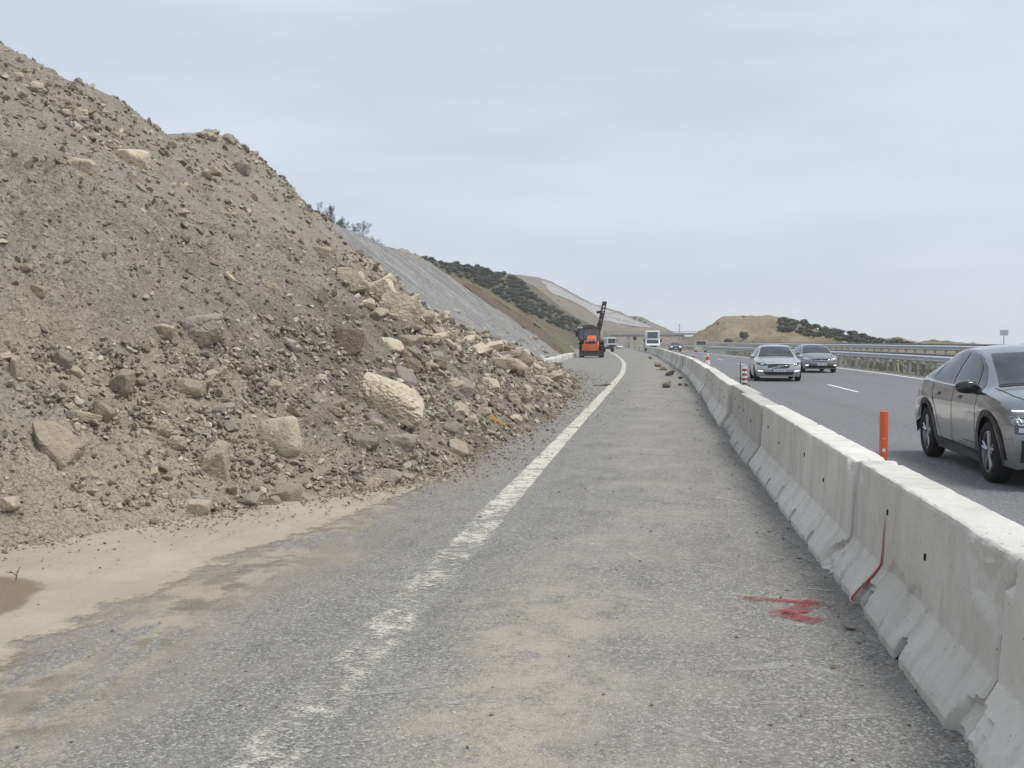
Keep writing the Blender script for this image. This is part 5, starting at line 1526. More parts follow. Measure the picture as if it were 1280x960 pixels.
for v in ('R', 'L'):
    # greenhouse: black surround, then the three panes
    suv.quad('window_surround', M['gloss_black'], v, [(1.25, 1.015), (2.2, 1.022), (3.0, 1.04), (3.62, 1.075), (3.93, 1.12)], [(1.27, 1.05), (1.62, 1.26), (1.98, 1.392), (2.35, 1.446), (2.75, 1.448), (3.1, 1.40), (3.5, 1.296), (3.86, 1.16)], .004, 40, 8)
    suv.quad('front_window', M['glass'], v, [(1.46, 1.045), (2.30, 1.048)], [(1.72, 1.262), (1.98, 1.366), (2.36, 1.425)], .009, 18, 8)
    suv.quad('rear_window', M['glass'], v, [(2.40, 1.05), (3.22, 1.072)], [(2.45, 1.428), (2.75, 1.425), (3.10, 1.372), (3.2, 1.345)], .009, 18, 8)
    suv.quad('quarter_window', M['glass'], v, [(3.28, 1.08), (3.8, 1.118)], [(3.26, 1.322), (3.5, 1.255), (3.8, 1.13)], .009, 14, 6)
    suv.line('window_trim', M['chrome'], v, [(1.3, 1.008), (2.2, 1.014), (3.0, 1.03), (3.62, 1.064), (3.95, 1.118)], .012, .009)
    # doors as shut lines, handles, cladding
    suv.line('door_gap', M['hole'], v, [(1.36, .98), (1.40, .7), (1.42, .36), (1.5, .30), (2.3, .30)], .012, .003, None, 50)
    suv.line('door_gap', M['hole'], v, [(2.36, 1.02), (2.40, .7), (2.42, .30)], .012, .003, None, 40)
    suv.line('door_gap', M['hole'], v, [(3.26, 1.05), (3.24, .86), (3.12, .72), (2.95, .45), (2.86, .30), (2.42, .30)], .012, .003, None, 60)
    for x in (2.12, 3.04):
        p = suv.cast(v, x, .90, .012); m = MB(); m.bbox((0, 0, 0), (.21, .026, .034), .012); h = m.build('door_handle', suv.c['paint'], suv.root, True); h.location = p
        suv.quad('handle_recess', M['gloss_black'], v, [(x - .10, .872), (x + .02, .862)], [(x - .10, .898), (x + .02, .898)], .003, 6, 4)
    for a, g in ((.90, 'wheel_arch'), (3.57, 'wheel_arch')):
        th = np.linspace(-.12 if a < 2 else .3, math.pi + .12, 40); r0, r1 = .394, .462
        suv.quad(g, M['black_plastic'], v, [(a + r0 * math.cos(t), .345 + r0 * math.sin(t)) for t in th], [(a + r1 * math.cos(t), .345 + r1 * math.sin(t)) for t in th], .012, 44, 4)
    suv.quad('sill_cladding', M['black_plastic'], v, [(1.36, .222), (3.12, .232)], [(1.36, .30), (2.2, .315), (3.12, .33)], .012, 30, 4)
    suv.quad('door_trim', M['alloy'], v, [(1.5, .37), (2.0, .375)], [(1.5, .385), (2.0, .392)], .012, 12, 2)
suv.quad('windscreen', M['glass'], 't', [(1.19, -.68), (1.165, -.35), (1.155, 0), (1.165, .35), (1.19, .68)], [(1.93, -.555), (1.90, -.3), (1.89, 0), (1.90, .3), (1.93, .555)], .007, 24, 12)
suv.quad('cowl', M['black_plastic'], 't', [(1.11, -.70), (1.08, 0), (1.11, .70)], [(1.185, -.70), (1.15, 0), (1.185, .70)], .005, 24, 4)
suv.quad('rear_screen', M['glass'], 't', [(3.25, -.5), (3.22, 0), (3.25, .5)], [(4.0, -.55), (4.02, 0), (4.0, .55)], .007, 20, 10)
suv.line('bonnet_gap', M['hole'], 't', [(.25, -.62), (.6, -.72), (1.1, -.755)], .012, .003); suv.line('bonnet_gap', M['hole'], 't', [(.25, .62), (.6, .72), (1.1, .755)], .012, .003)
for sd in (-1, 1):
    suv.quad('headlight', M['lamp_dark'], 'f', [(sd * .46, .60), (sd * .62, .585), (sd * .84, .60)], [(sd * .44, .74), (sd * .62, .765), (sd * .84, .76)], .009, 12, 8)
    suv.quad('lamp_lens', M['lamp_clear'], 'f', [(sd * .66, .68), (sd * .80, .685)], [(sd * .64, .745), (sd * .82, .75)], .014, 8, 5)
    suv.quad('lamp_lens', M['lamp_clear'], 'f', [(sd * .68, .61), (sd * .80, .615)], [(sd * .67, .66), (sd * .80, .665)], .014, 8, 5)
    suv.quad('running_lamp', M['lamp_on'], 'f', [(sd * .12, .80), (sd * .5, .825), (sd * .82, .825)], [(sd * .12, .812), (sd * .5, .838), (sd * .82, .838)], .010, 16, 3)
    suv.quad('bumper_corner', M['black_plastic'], 'f', [(sd * .45, .30), (sd * .78, .30)], [(sd * .5, .46), (sd * .78, .54)], .009, 8, 6)
suv.quad('grille', M['gloss_black'], 'f', [(-.42, .62), (.42, .62)], [(-.44, .76), (.44, .76)], .007, 18, 6)
suv.quad('air_intake', M['black_plastic'], 'f', [(-.6, .27), (.6, .27)], [(-.5, .48), (.5, .48)], .008, 18, 6)
suv.plate(.53)
suv.mirror(1.50, 1.035, .86, M['gloss_black'], (.17, .25, .155))

# --- sedans
def sedan(name, loc, heading, paint, label, cfg, detail):
    c = dict(L=4.62, W=1.86, wr=.325, fo=.88, wb=2.77, tw=.22, spokes=5, paint=paint, zm=.60, crease=.80,
        top=[(0, .70), (.15, .79), (.5, .90), (1.1, .975), (1.32, 1.0), (1.8, 1.24), (2.2, 1.41), (2.6, 1.472), (3.0, 1.465), (3.4, 1.38), (3.8, 1.22), (4.1, 1.105), (4.4, 1.075), (4.62, 1.0)],
        edge=[(0, .66), (.15, .745), (.5, .85), (1.1, .925), (1.32, .955), (1.8, 1.185), (2.2, 1.355), (2.6, 1.415), (3.0, 1.405), (3.4, 1.32), (3.8, 1.165), (4.1, 1.06), (4.4, 1.035), (4.62, .96)],
        belt=[(0, .60), (.15, .69), (.5, .80), (1.1, .875), (1.32, .90), (2.2, .92), (3.2, .95), (3.9, .98), (4.4, .96), (4.62, .90)],
        yr=[(0, .80), (1.1, .80), (1.35, .80), (1.8, .71), (2.2, .645), (2.7, .62), (3.3, .63), (3.8, .70), (4.1, .76), (4.62, .76)],
        wd=[(0, .78), (.2, .885), (.5, .96), (.9, .99), (1.6, .985), (2.6, 1.0), (3.6, .99), (4.2, .94), (4.62, .84)],
        sill=[(0, .20), (.5, .19), (1.4, .18), (3.2, .19), (4.2, .26), (4.62, .34)],
        nose=(.26, .25, .5, .25, .38), tail=(.16, .1, .6))
    c.update(cfg)
    k = Car(name, loc, heading, c)
    set_props(k.root, label, 'car')
    b = lambda x: float(tab(c['belt'])(x)); e = lambda x: float(tab(c['edge'])(x))
    for v in ('R', 'L'):
        k.quad('window_surround', M['gloss_black'], v, [(1.5, b(1.5) + .02), (2.6, b(2.6) + .02), (3.75, b(3.75) + .03)], [(1.56, e(1.56) - .03), (2.2, e(2.2) - .02), (2.7, e(2.7) - .02), (3.3, e(3.3) - .025), (3.72, e(3.72) - .03)], .004, 34, 7)
        k.quad('front_window', M['glass'], v, [(1.62, b(1.6) + .05), (2.55, b(2.6) + .05)], [(1.85, e(1.85) - .06), (2.2, e(2.2) - .05), (2.55, e(2.55) - .05)], .008, 14, 6)
        k.quad('rear_window', M['glass'], v, [(2.64, b(2.6) + .05), (3.5, b(3.5) + .06)], [(2.64, e(2.64) - .05), (3.1, e(3.1) - .05), (3.42, e(3.42) - .06)], .008, 14, 6)
        for x in (1.5, 2.6, 3.55): k.line('door_gap', M['hole'], v, [(x - .03, b(x)), (x, .6), (x + .02, .28)], .012, .003)
        for x in (2.4, 3.4):
            p = k.cast(v, x, .84, .012); m = MB(); m.bbox((0, 0, 0), (.2, .026, .032), .012); h = m.build('door_handle', paint, k.root, True); h.location = p
    wb_, wt_ = detail.get('ws', ((1.38, .70), (2.16, .56)))
    k.quad('windscreen', M['glass'], 't', [(wb_[0] + .03, -wb_[1]), (wb_[0] - .02, 0), (wb_[0] + .03, wb_[1])], [(wt_[0], -wt_[1]), (wt_[0] - .05, 0), (wt_[0], wt_[1])], .007, 22, 10)
    k.quad('cowl', M['black_plastic'], 't', [(wb_[0] - .06, -wb_[1] - .01), (wb_[0] - .09, 0), (wb_[0] - .06, wb_[1] + .01)], [(wb_[0] + .025, -wb_[1] - .01), (wb_[0] - .025, 0), (wb_[0] + .025, wb_[1] + .01)], .005, 20, 3)
    for sd in (-1, 1):
        hl = detail['lamp']
        k.quad('headlight', M[detail.get('lampmat', 'lamp_dark')], 'f', [(sd * y, z) for y, z in hl[0]], [(sd * y, z) for y, z in hl[1]], .008, 14, 6)
        k.quad('lamp_lens', M['lamp_clear'], 'f', [(sd * y, z) for y, z in detail['lens'][0]], [(sd * y, z) for y, z in detail['lens'][1]], .012, 8, 4)
        if 'drl' in detail: k.quad('running_lamp', M['lamp_on'], 'f', [(sd * y, z) for y, z in detail['drl'][0]], [(sd * y, z) for y, z in detail['drl'][1]], .012, 8, 3)
        k.line('bonnet_gap', M['hole'], 't', [(.3, sd * .55), (.7, sd * .66), (1.25, sd * .72)], .01, .003)
    return k
vy = 42.0
volvo = sedan('silver_saloon', (4.93, vy, 0), head_at(vy, bar_x) - R(1.5), M['paint_silver'], 'silver saloon with badge on a diagonal grille bar, leading in the lane by the barrier', {},
    dict(lamp=([(.50, .62), (.70, .63), (.83, .68)], [(.47, .70), (.68, .745), (.83, .76)]), lens=([(.56, .645), (.70, .66)], [(.56, .70), (.70, .715)]), drl=([(.60, .395), (.80, .415)], [(.60, .43), (.80, .455)])))
volvo.quad('grille', M['gloss_black'], 'f', [(-.40, .53), (-.2, .50), (.2, .50), (.40, .53)], [(-.46, .665), (0, .68), (.46, .665)], .007, 20, 7)
g = volvo
g.line('grille_frame', M['chrome'], 'f', [(-.46, .668), (0, .683), (.46, .668)], .014, .011); g.line('grille_frame', M['chrome'], 'f', [(-.42, .53), (-.2, .498), (.2, .498), (.42, .53)], .014, .011)
g.line('grille_bar', M['chrome'], 'f', [(-.36, .66), (.36, .52)], .018, .013)
for q in np.linspace(-.36, .36, 13): g.line('grille_slat', M['steel_dark'], 'f', [(q, .515), (q, .665)], .008, .009, None, 6)
def badge(k, z, r, mat=M['chrome']):
    p = k.cast('f', 0, z, .016); m = MB()
    m.lathe([(r * .72, -.004), (r * .72, -.012), (r, -.012), (r, .006), (r * .72, .006)], 20, 'X'); m.box((-.008, 0, 0), (.012, r * 1.5, r * .34))
    m.tube((-.004, -r * .7, r * .7), (-.004, -r * 1.25, r * 1.25), r * .16, r * .16, 6); m.box((-.004, -r * 1.2, r * 1.05), (.01, r * .5, r * .16)); m.box((-.004, -r * 1.05, r * 1.2), (.01, r * .16, r * .5))
    o = m.build('badge', mat, k.root); o.location = p; return o
badge(g, .592, .062)
g.plate(.45, .012, .52, '35 AN 06')
g.quad('air_intake', M['black_plastic'], 'f', [(-.5, .27), (.5, .27)], [(-.62, .385), (.62, .385)], .008, 20, 5)
g.quad('lower_lip', M['alloy'], 'f', [(-.6, .235), (.6, .235)], [(-.62, .262), (.62, .262)], .010, 20, 2)
g.mirror(1.66, .97, .86, M['paint_silver'], (.13, .2, .14))
hy_ = 53.6
honda = sedan('grey_saloon', (8.38, hy_, 0), head_at(hy_, right_x) + R(2), M['paint_gun'], 'darker grey saloon with slim bright grille bar, beside the silver one in the far lane',
    dict(L=4.53, W=1.78, fo=.92, wb=2.7, wr=.315,
         top=[(0, .72), (.15, .80), (.45, .90), (.9, .99), (1.15, 1.03), (1.6, 1.25), (2.05, 1.41), (2.5, 1.45), (3.0, 1.44), (3.4, 1.36), (3.8, 1.2), (4.1, 1.1), (4.35, 1.07), (4.53, .98)],
         edge=[(0, .68), (.15, .75), (.45, .85), (.9, .94), (1.15, .98), (1.6, 1.2), (2.05, 1.355), (2.5, 1.395), (3.0, 1.385), (3.4, 1.3), (3.8, 1.15), (4.1, 1.05), (4.35, 1.02), (4.53, .94)]),
    dict(ws=((1.2, .70), (2.02, .54)), lamp=([(.46, .63), (.66, .64), (.80, .69)], [(.44, .67), (.66, .76), (.80, .79)]), lens=([(.58, .66), (.74, .69)], [(.58, .72), (.74, .755)]), lampmat='lamp_clear', drl=([(.62, .36), (.76, .365)], [(.62, .41), (.76, .415)])))
g = honda
g.quad('grille', M['gloss_black'], 'f', [(-.38, .60), (0, .575), (.38, .60)], [(-.43, .67), (0, .655), (.43, .67)], .007, 18, 5)
g.line('grille_bar', M['chrome'], 'f', [(-.42, .665), (-.15, .625), (0, .615), (.15, .625), (.42, .665)], .024, .012)
p = g.cast('f', 0, .65, .014); m = MB()
for a, b in (((0, -.06, .05), (0, -.05, -.05)), ((0, .06, .05), (0, .05, -.05)), ((0, -.055, 0), (0, .055, 0))): m.tube(a, b, .011, .011, 6)
o = m.build('badge', M['chrome'], g.root); o.location = p
g.plate(.43, .012, .52, '34 BN 746')
g.quad('air_intake', M['black_plastic'], 'f', [(-.74, .25), (.74, .25)], [(-.6, .375), (.6, .375)], .008, 20, 5)
g.mirror(1.5, .985, .82, M['paint_gun'], (.13, .19, .14))
by = 158.0
bl = sedan('black_saloon', (3.35, by, 0), head_at(by, bar_x), M['paint_black'], 'black saloon with headlights on, far up the road behind the white box truck', {},
    dict(lamp=([(.50, .62), (.83, .66)], [(.47, .74), (.83, .78)]), lens=([(.52, .64), (.82, .67)], [(.5, .72), (.82, .76)]), lampmat='lamp_on'))
bl.quad('grille', M['gloss_black'], 'f', [(-.4, .45), (.4, .45)], [(-.44, .70), (.44, .70)], .008, 14, 6); bl.plate(.46); bl.mirror(1.66, .97, .86, M['paint_black'])
wp = atY(774.5, 435.6, 320); wz = float(zroad(322.0))
wc = sedan('white_car', (float(wp[0]), 320.0, wz), HEAD + R(3), M['paint_white'], 'tiny white car farthest away under the bridge', {},
    dict(lamp=([(.50, .62), (.83, .66)], [(.47, .74), (.83, .78)]), lens=([(.52, .64), (.82, .67)], [(.5, .72), (.82, .76)])))
wc.quad('grille', M['gloss_black'], 'f', [(-.5, .3), (.5, .3)], [(-.44, .55), (.44, .55)], .008, 14, 6); wc.plate(.5)

# --- white box truck
def box_truck(P, rz):
    r = empty('box_truck', P, rz)
    m = MB()     # nose at X=0, rear +X
    m.prism([(0.0, .45), (0.0, 1.0), (.35, 1.18), (.95, 1.95), (1.25, 2.05), (1.9, 2.05), (1.9, .45)], -1.0, 1.0, 'Y'); 
    b = m.build('cab', M['paint_white'], r)
    bv = b.modifiers.new('bevel', 'BEVEL'); bv.width = .06; bv.segments = 3
    m = MB(); m.bbox((3.9, 0, 1.85), (3.9, 2.16, 2.5), .05); m.build('cargo_box', M['paint_white'], r)
    m = MB(); m.bbox((1.3, 0, 2.35), (1.15, 1.9, 1.35), .12); m.build('wind_deflector', M['paint_white'], r)
    m = MB(); m.add([(.385, -.86, 1.24), (.385, .86, 1.24), (.935, .80, 1.93), (.935, -.80, 1.93)], [(0, 1, 2, 3)]); o = m.build('windscreen', M['glass'], r); o.location = (-.012, 0, .012)
    m = MB(); m.bbox((1.0 - .28, 0, 2.45), (.02, 1.5, .9), .008); m.build('deflector_panel', M['glass_light'], r)
    m = MB(); m.bbox((-.01, 0, .82), (.05, 1.1, .24), .02); m.build('grille', M['black_plastic'], r)
    m = MB(); m.bbox((-.02, 0, .5), (.1, 1.96, .22), .04); m.build('bumper', M['black_plastic'], r)
    for sd in (-1, 1):
        m = MB(); m.bbox((.01, sd * .76, .86), (.06, .34, .24), .03); m.build('headlight', M['lamp_clear'], r)
        m = MB(); m.bbox((.75, sd * 1.2, 1.65), (.1, .2, .4), .03); m.tube((.75, sd * .98, 1.5), (.75, sd * 1.14, 1.6), .02); m.build('mirror', M['black_plastic'], r)
        for x in (.75, 4.6): make_wheel(r, x, sd * .9, .36, .22, 6, sd)
    m = MB(); m.box((3.2, 0, .6), (5.2, .8, .25)); m.build('chassis', M['dark_machine'], r)
    return set_props(r, 'white box truck with a tall front panel coming down the lane by the barrier', 'truck')
tp = atY(816, 430, 150)
box_truck((float(tp[0]), 150, 0), head_at(150, bar_x))

# ------------------------------------------------------------------ machines at work on the closed lane
def big_wheel(r, x, y, rad, w, mat_rim, lugs=True):
    e = empty('wheel', (x, y, rad)); e.parent = r
    m = MB(); h = w / 2
    m.lathe([(rad * .55, -h * .8), (rad * .62, -h), (rad * .9, -h), (rad * .97, -h * .6), (rad * .97, h * .6), (rad * .9, h), (rad * .62, h), (rad * .55, h * .8), (rad * .55, -h * .8)], 24, 'X')
    if lugs:
        for k in range(18):
            a = 2 * math.pi * k / 18
            for sd in (-1, 1): m.box((sd * h * .45, rad * .985 * math.cos(a + sd * .09), rad * .985 * math.sin(a + sd * .09)), (h * .9, .07, .06), (a + math.pi / 2, 0, 0))
    m.build('tyre', M['rubber'], e)
    m = MB(); m.lathe([(0, -h * .5), (rad * .3, -h * .5), (rad * .5, -h * .75), (rad * .56, -h * .8), (rad * .56, h * .8), (rad * .5, h * .75), (rad * .3, h * .5), (0, h * .5)], 20, 'X'); m.build('rim', mat_rim, e)
def tractor(P, rz):
    r = empty('tractor', P, rz)       # nose towards -Y
    m = MB(); m.prism([(-2.3, 1.0), (-2.3, 1.75), (-2.1, 2.0), (-1.2, 2.14), (-.5, 2.14), (-.5, 1.0)], -.46, .46, 'X'); h = m.build('bonnet', M['tractor_orange'], r)
    b = h.modifiers.new('bevel', 'BEVEL'); b.width = .2; b.segments = 4
    m = MB(); m.bbox((0, -2.33, 1.32), (.66, .08, .52), .05); g = m.build('grille', M['gloss_black'], r)
    m = MB()
    for z in (1.18, 1.32, 1.46): m.box((0, -2.38, z), (.56, .02, .03))
    m.build('grille_slat', M['dark_machine'], g)
    for sd in (-1, 1):
        m = MB(); m.bbox((sd * .42, -2.26, 1.62), (.16, .12, .16), .04); m.build('headlight', M['lamp_clear'], r)
    # cab: posts, glass, roof
    m = MB()
    for x in (-.78, .78):
        m.tube((x * 1.0, -.5, 1.35), (x * .94, -.3, 2.85), .055, .05, 6); m.tube((x, 1.0, 1.35), (x * .94, .9, 2.85), .055, .05, 6)
    m.box((0, -.5, 1.5), (1.56, .08, .16)); m.build('cab_frame', M['dark_machine'], r)
    m = MB(); m.add([(-.74, -.5, 1.6), (.74, -.5, 1.6), (.70, -.32, 2.82), (-.70, -.32, 2.82)], [(0, 1, 2, 3)]); m.build('windscreen', M['glass_light'], r)
    for sd in (-1, 1):
        m = MB(); m.add([(sd * .76, -.45, 1.5), (sd * .76, .95, 1.5), (sd * .72, .88, 2.82), (sd * .72, -.3, 2.82)], [(0, 1, 2, 3)]); m.build('side_window', M['glass_light'], r)
    m = MB(); m.bbox((0, .28, 2.93), (1.72, 1.5, .17), .06); m.build('roof', M['dark_machine'], r)
    m = MB(); m.bbox((0, .3, 1.15), (1.3, 1.7, .7), .08); m.build('cab_base', M['dark_machine'], r)
    m = MB(); m.bbox((.98, -.2, 2.2), (.22, .06, .75), .02); m.build('mirror', M['cream'], r)
    # loader: arms, bucket with orange back and dark lip
    for sd in (-1, 1):
        m = MB(); m.tube((sd * .62, -.3, 1.35), (sd * .62, -1.8, 1.5), .1, .09, 8); m.tube((sd * .62, -1.8, 1.5), (sd * .62, -2.75, .75), .09, .08, 8); m.build('loader_arm', M['tractor_orange'], r, True)
    m = MB(); m.prism([(-2.75, .25), (-3.4, .2), (-3.42, .26), (-2.95, .42), (-2.9, .95), (-3.15, 1.15), (-3.12, 1.22), (-2.8, 1.1), (-2.68, .7)], -1.15, 1.15, 'X'); m.build('bucket', M['dark_machine'], r)
    m = MB(); m.bbox((-.1, -3.2, .98), (1.6, .07, .62), .03); m.build('bucket_face', M['tractor_orange'], r)
    m = MB(); m.bbox((0, -3.16, .42), (2.3, .1, .5), .03); m.build('bucket_lip', M['dark_machine'], r)
    for sd in (-1, 1):
        big_wheel(r, sd * .98, .75, .82, .5, M['tractor_orange']); big_wheel(r, sd * .88, -1.6, .5, .36, M['tractor_orange'])
        m = MB(); m.prism([(-.05, 1.5), (.2, 1.72), (1.3, 1.72), (1.6, 1.45), (1.55, 1.4), (1.28, 1.64), (.22, 1.64), (.02, 1.45)], sd * .72, sd * 1.24, 'X'); m.build('mudguard', M['dark_machine'], r)
    return set_props(r, 'orange tractor with a front loader bucket facing the camera at the slope foot', 'tractor')
def drilling_rig(P, rz):
    r = empty('drilling_rig', P, rz)
    m = MB()
    for sd in (-1, 1): m.bbox((sd * .95, 0, .42), (.5, 3.0, .8), .3)
    m.build('track', M['dark_machine'], r)
    m = MB(); m.bbox((0, .3, 1.45), (2.3, 2.6, 1.1), .08); m.build('engine_housing', M['truck_grey'], r)
    m = MB(); m.bbox((-.85, -.75, 2.1), (1.0, 1.1, 1.7), .06); c = m.build('cab', M['dark_machine'], r)
    m = MB(); m.bbox((-.85, -1.31, 2.25), (.82, .02, 1.1), .008); m.build('windscreen', M['glass_light'], c)
    m = MB(); m.bbox((-.85, -.75, 3.02), (1.15, 1.25, .14), .05); m.build('cab_roof', M['cream'], c)
    m = MB(); m.bbox((-1.5, -.9, 2.35), (.25, .06, .6), .02); m.build('mirror', M['dark_machine'], c)
    m = MB(); m.bbox((-.85, -1.36, 1.5), (.95, .05, .3), .02); m.build('cab_sill', M['cream'], c)
    m = MB(); m.tube((.55, -.5, 1.9), (1.0, -.8, 3.55), .34, .26, 8); m.tube((.55, -.2, 1.9), (.85, -.6, 3.1), .1, .08, 8); m.build('boom', M['rust'], r, True)
    m = MB()      # lattice feed mast leaning a little
    a, b = Vector((.92, -.9, 3.0)), Vector((1.45, -.9, 5.75))
    for dx, dy in ((-.17, -.17), (.17, -.17), (.17, .17), (-.17, .17)): m.tube(a + Vector((dx, dy, 0)), b + Vector((dx, dy, 0)), .085, .085, 6)
    for k in range(9):
        q = a + (b - a) * (k / 8); m.box(q, (.42, .42, .1))
    m.build('mast', M['rust'], r)
    m = MB(); m.bbox((1.16, -1.12, 4.3), (.3, .22, .62), .04, (0, .19, 0)); m.bbox((1.4, -1.05, 5.55), (.26, .3, .4), .04, (0, .19, 0)); m.build('drill_head', M['rust'], r)
    m = MB(); m.tube((.6, -1.0, 4.65), (1.05, -1.0, 4.7), .14, .14, 8); m.tube((1.28, -1.1, 5.5), (.95, -1.1, 3.0), .05, .05, 6); m.build('hose_reel', M['dark_machine'], r, True)
    m = MB(); m.tube((-.4, .5, 2.0), (-.42, .5, 3.3), .09, .09, 8); m.bbox((-.1, .3, 3.2), (1.0, .5, .25), .06); m.build('exhaust', M['dark_machine'], r)
    return set_props(r, 'dark drilling rig with raised rust brown mast standing behind the orange tractor', 'drilling rig')
def tipper(P, rz):
    r = empty('tipper_truck', P, rz)      # nose towards -Y
    m = MB(); m.bbox((.2, -2.6, 1.95), (2.1, 1.6, 1.9), .12); c = m.build('cab', M['paint_white'], r)
    m = MB(); m.bbox((.2, -3.42, 2.25), (1.8, .03, .95), .012); m.build('windscreen', M['glass'], c)
    m = MB(); m.bbox((.2, -3.44, 1.25), (2.1, .1, .5), .04); m.build('bumper', M['dark_machine'], c)
    for sd in (-1, 1):
        m = MB(); m.bbox((.2 + sd * .8, -3.5, 1.3), (.3, .05, .2), .02); m.build('headlight', M['lamp_clear'], c)
        m = MB(); m.bbox((.2 + sd * 1.3, -3.2, 2.3), (.12, .1, .6), .03); m.build('mirror', M['dark_machine'], c)
    m = MB(); m.bbox((-.1, .9, 1.85), (2.5, 5.0, 1.4), .06); b = m.build('tipper_body', M['truck_grey'], r)
    for k in range(6):
        m = MB(); m.bbox((-1.38, -1.3 + k * .9, 1.85), (.1, .12, 1.35), .02); m.build('rib', M['steel'], b)
    for k in range(4):
        m = MB(); m.bbox((-1.0 + k * .62, -1.63, 1.85), (.1, .1, 1.35), .02); m.build('rib', M['steel'], b)
    m = MB(); m.box((0, 0, .85), (.9, 6.2, .3)); m.build('chassis', M['dark_machine'], r)
    for y in (-2.4, 1.0, 2.3):
        for sd in (-1, 1): big_wheel(r, sd * 1.0, y, .5, .34, M['steel_dark'], False)
    r.scale = (.72,) * 3
    return set_props(r, 'grey bodied truck with white cab parked behind the orange tractor on the closed lane', 'truck')
tp = gnd(739.5, 446.5); tractor((float(tp[0]), float(tp[1]), 0), head_at(float(tp[1]), line_x) - R(90))
rp = atY(738.5, 441, float(tp[1]) + 9); drilling_rig((float(rp[0]), float(rp[1]), 0), head_at(110, line_x) - R(90))
kp = atY(752, 440, 150); tipper((float(kp[0]), 150, 0), head_at(150, line_x) - R(90) + R(32))
# concrete kerb block lying along the slope foot before the tractor
P0, P1 = gnd(672, 459), gnd(716, 446)
m = MB(); n = 10
for k in range(n):
    q = P0 + (P1 - P0) * (k + .5) / n; dv = (P1 - P0) / n
    m.bbox((q[0] - P0[0], q[1] - P0[1], .1 + .02 * (k % 3)), (.55 + .1 * (k % 2), float(np.linalg.norm(dv)) * .97, .55 + .1 * math.sin(k * 3)), .08, (0, 0, -math.atan2(dv[0], dv[1])))
o = m.build('kerb', M['concrete']); o.location = P0; set_props(o, 'low pale concrete kerb along the foot of the netted slope before the tractor', 'kerb')

# ------------------------------------------------------------------ the overpass
YB = 450.0; zg = float(zroad(YB))
xl, xr = float(atY(672, 420, YB)[0]), float(atY(856, 420, YB)[0])
zt, zb = float(atY(760, 416.6, YB)[2]), float(atY(760, 420.6, YB)[2])
br = empty('overpass', ((xl + xr) / 2, YB, zg))
W2 = (xr - xl) / 2; T, B = zt - zg, zb - zg
m = MB(); m.box((0, 5, (T + B) / 2 + .35), (W2 * 2 + 30, 10, .5)); m.build('deck', M['bridge'], br)
for k in range(5):
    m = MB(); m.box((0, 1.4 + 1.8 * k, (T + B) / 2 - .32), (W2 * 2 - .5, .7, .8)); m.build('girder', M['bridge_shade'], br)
for yy in (-.1, 10.1):
    m = MB(); m.bbox((0, yy, T - .25), (W2 * 2 + 30, .3, .9), .04); p_ = m.build('parapet', M['bridge'], br)
    m = MB(); m.tube((-W2 - 15, yy, T + .75), (W2 + 15, yy, T + .75), .05, n=6)
    for k in range(38): m.tube((-W2 - 14 + k * (2 * W2 + 28) / 37, yy, T + .2), (-W2 - 14 + k * (2 * W2 + 28) / 37, yy, T + .75), .035, n=5)
    m.build('railing', M['steel_dark'], p_)
for x in (float(atY(785, 420, YB)[0]) - br.location.x,):
    m = MB()
    for yy in (1.6, 5, 8.4): m.tube((x, yy, -1), (x, yy, B - .1), .55, n=12)
    m.box((x, 5, B - .3), (1.4, 9, .7)); m.build('pier', M['bridge'], br)
for sd in (-1, 1):
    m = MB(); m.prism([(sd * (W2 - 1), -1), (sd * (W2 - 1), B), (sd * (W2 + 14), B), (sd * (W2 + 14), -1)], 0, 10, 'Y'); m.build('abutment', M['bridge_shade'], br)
set_props(br, 'grey concrete overpass crossing the road in the distance', 'bridge')

# ------------------------------------------------------------------ posts, cones and signs
def flex_post(P, H, r, lab):
    e = empty('marker_post', P)
    m = MB(); m.lathe([(r * 2.2, 0), (r * 2.2, .02), (r * 1.3, .05), (r * 1.08, .07)], 20); m.build('base', M['black_plastic'], e, True)
    m = MB(); m.lathe([(r * 1.05, .05), (r, .1), (r * .98, H * .5), (r * 1.0, H - .02), (r * .94, H), (r * .6, H + .004), (0, H + .004)], 24); m.build('tube', M['orange'], e, True)
    m = MB()
    for k in range(2): 
        a = .2 + R(-108)
        V = [];
        for i in range(5):
            t = a - .35 + .7 * i / 4
            for z in ((H * .44, H * .50 - .02 * (i % 2)) if k == 0 else (H * .62, H * .625)): V.append(((r + .002) * math.cos(t), (r + .002) * math.sin(t), z))
        m.add(V, [(2 * i, 2 * i + 2, 2 * i + 3, 2 * i + 1) for i in range(4)])
    m.build('torn_sticker', M['reflect'], e)
    return set_props(e, lab, 'marker post')
pp = atY(1104, 585, 12.2); fp_ = np.array([pp[0], pp[1]])
flex_post((float(fp_[0]), 12.2, 0), 1.62 - (514 - 426) / FPX * float((np.array([fp_[0], 12.2, 0]) - CPOS) @ _FP), .047, 'orange tubular marker post with a torn white sticker just behind the near barrier')
def striped_post(P, H, r, lab):
    e = empty('striped_post', P)
    m = MB(); m.lathe([(r * 2.6, 0), (r * 2.6, .03), (r * 1.2, .07)], 16); m.build('base', M['black_plastic'], e, True)
    n = 8
    for k in range(n):
        z0, z1 = .05 + (H - .05) * k / n, .05 + (H - .05) * (k + 1) / n
        m = MB(); rr = r if k % 2 == 0 else r * 1.03
        m.lathe([(0, z0), (rr, z0), (rr, z1), (0, z1)], 16); m.build('red_band' if k % 2 == 0 else 'white_band', M['post_red' if k % 2 == 0 else 'reflect'], e, True)
    return set_props(e, lab, 'marker post')
d_ = 37.5
q = atY(930.5, 483, d_); dd = float((np.array([q[0], d_, 0]) - CPOS) @ _FP)
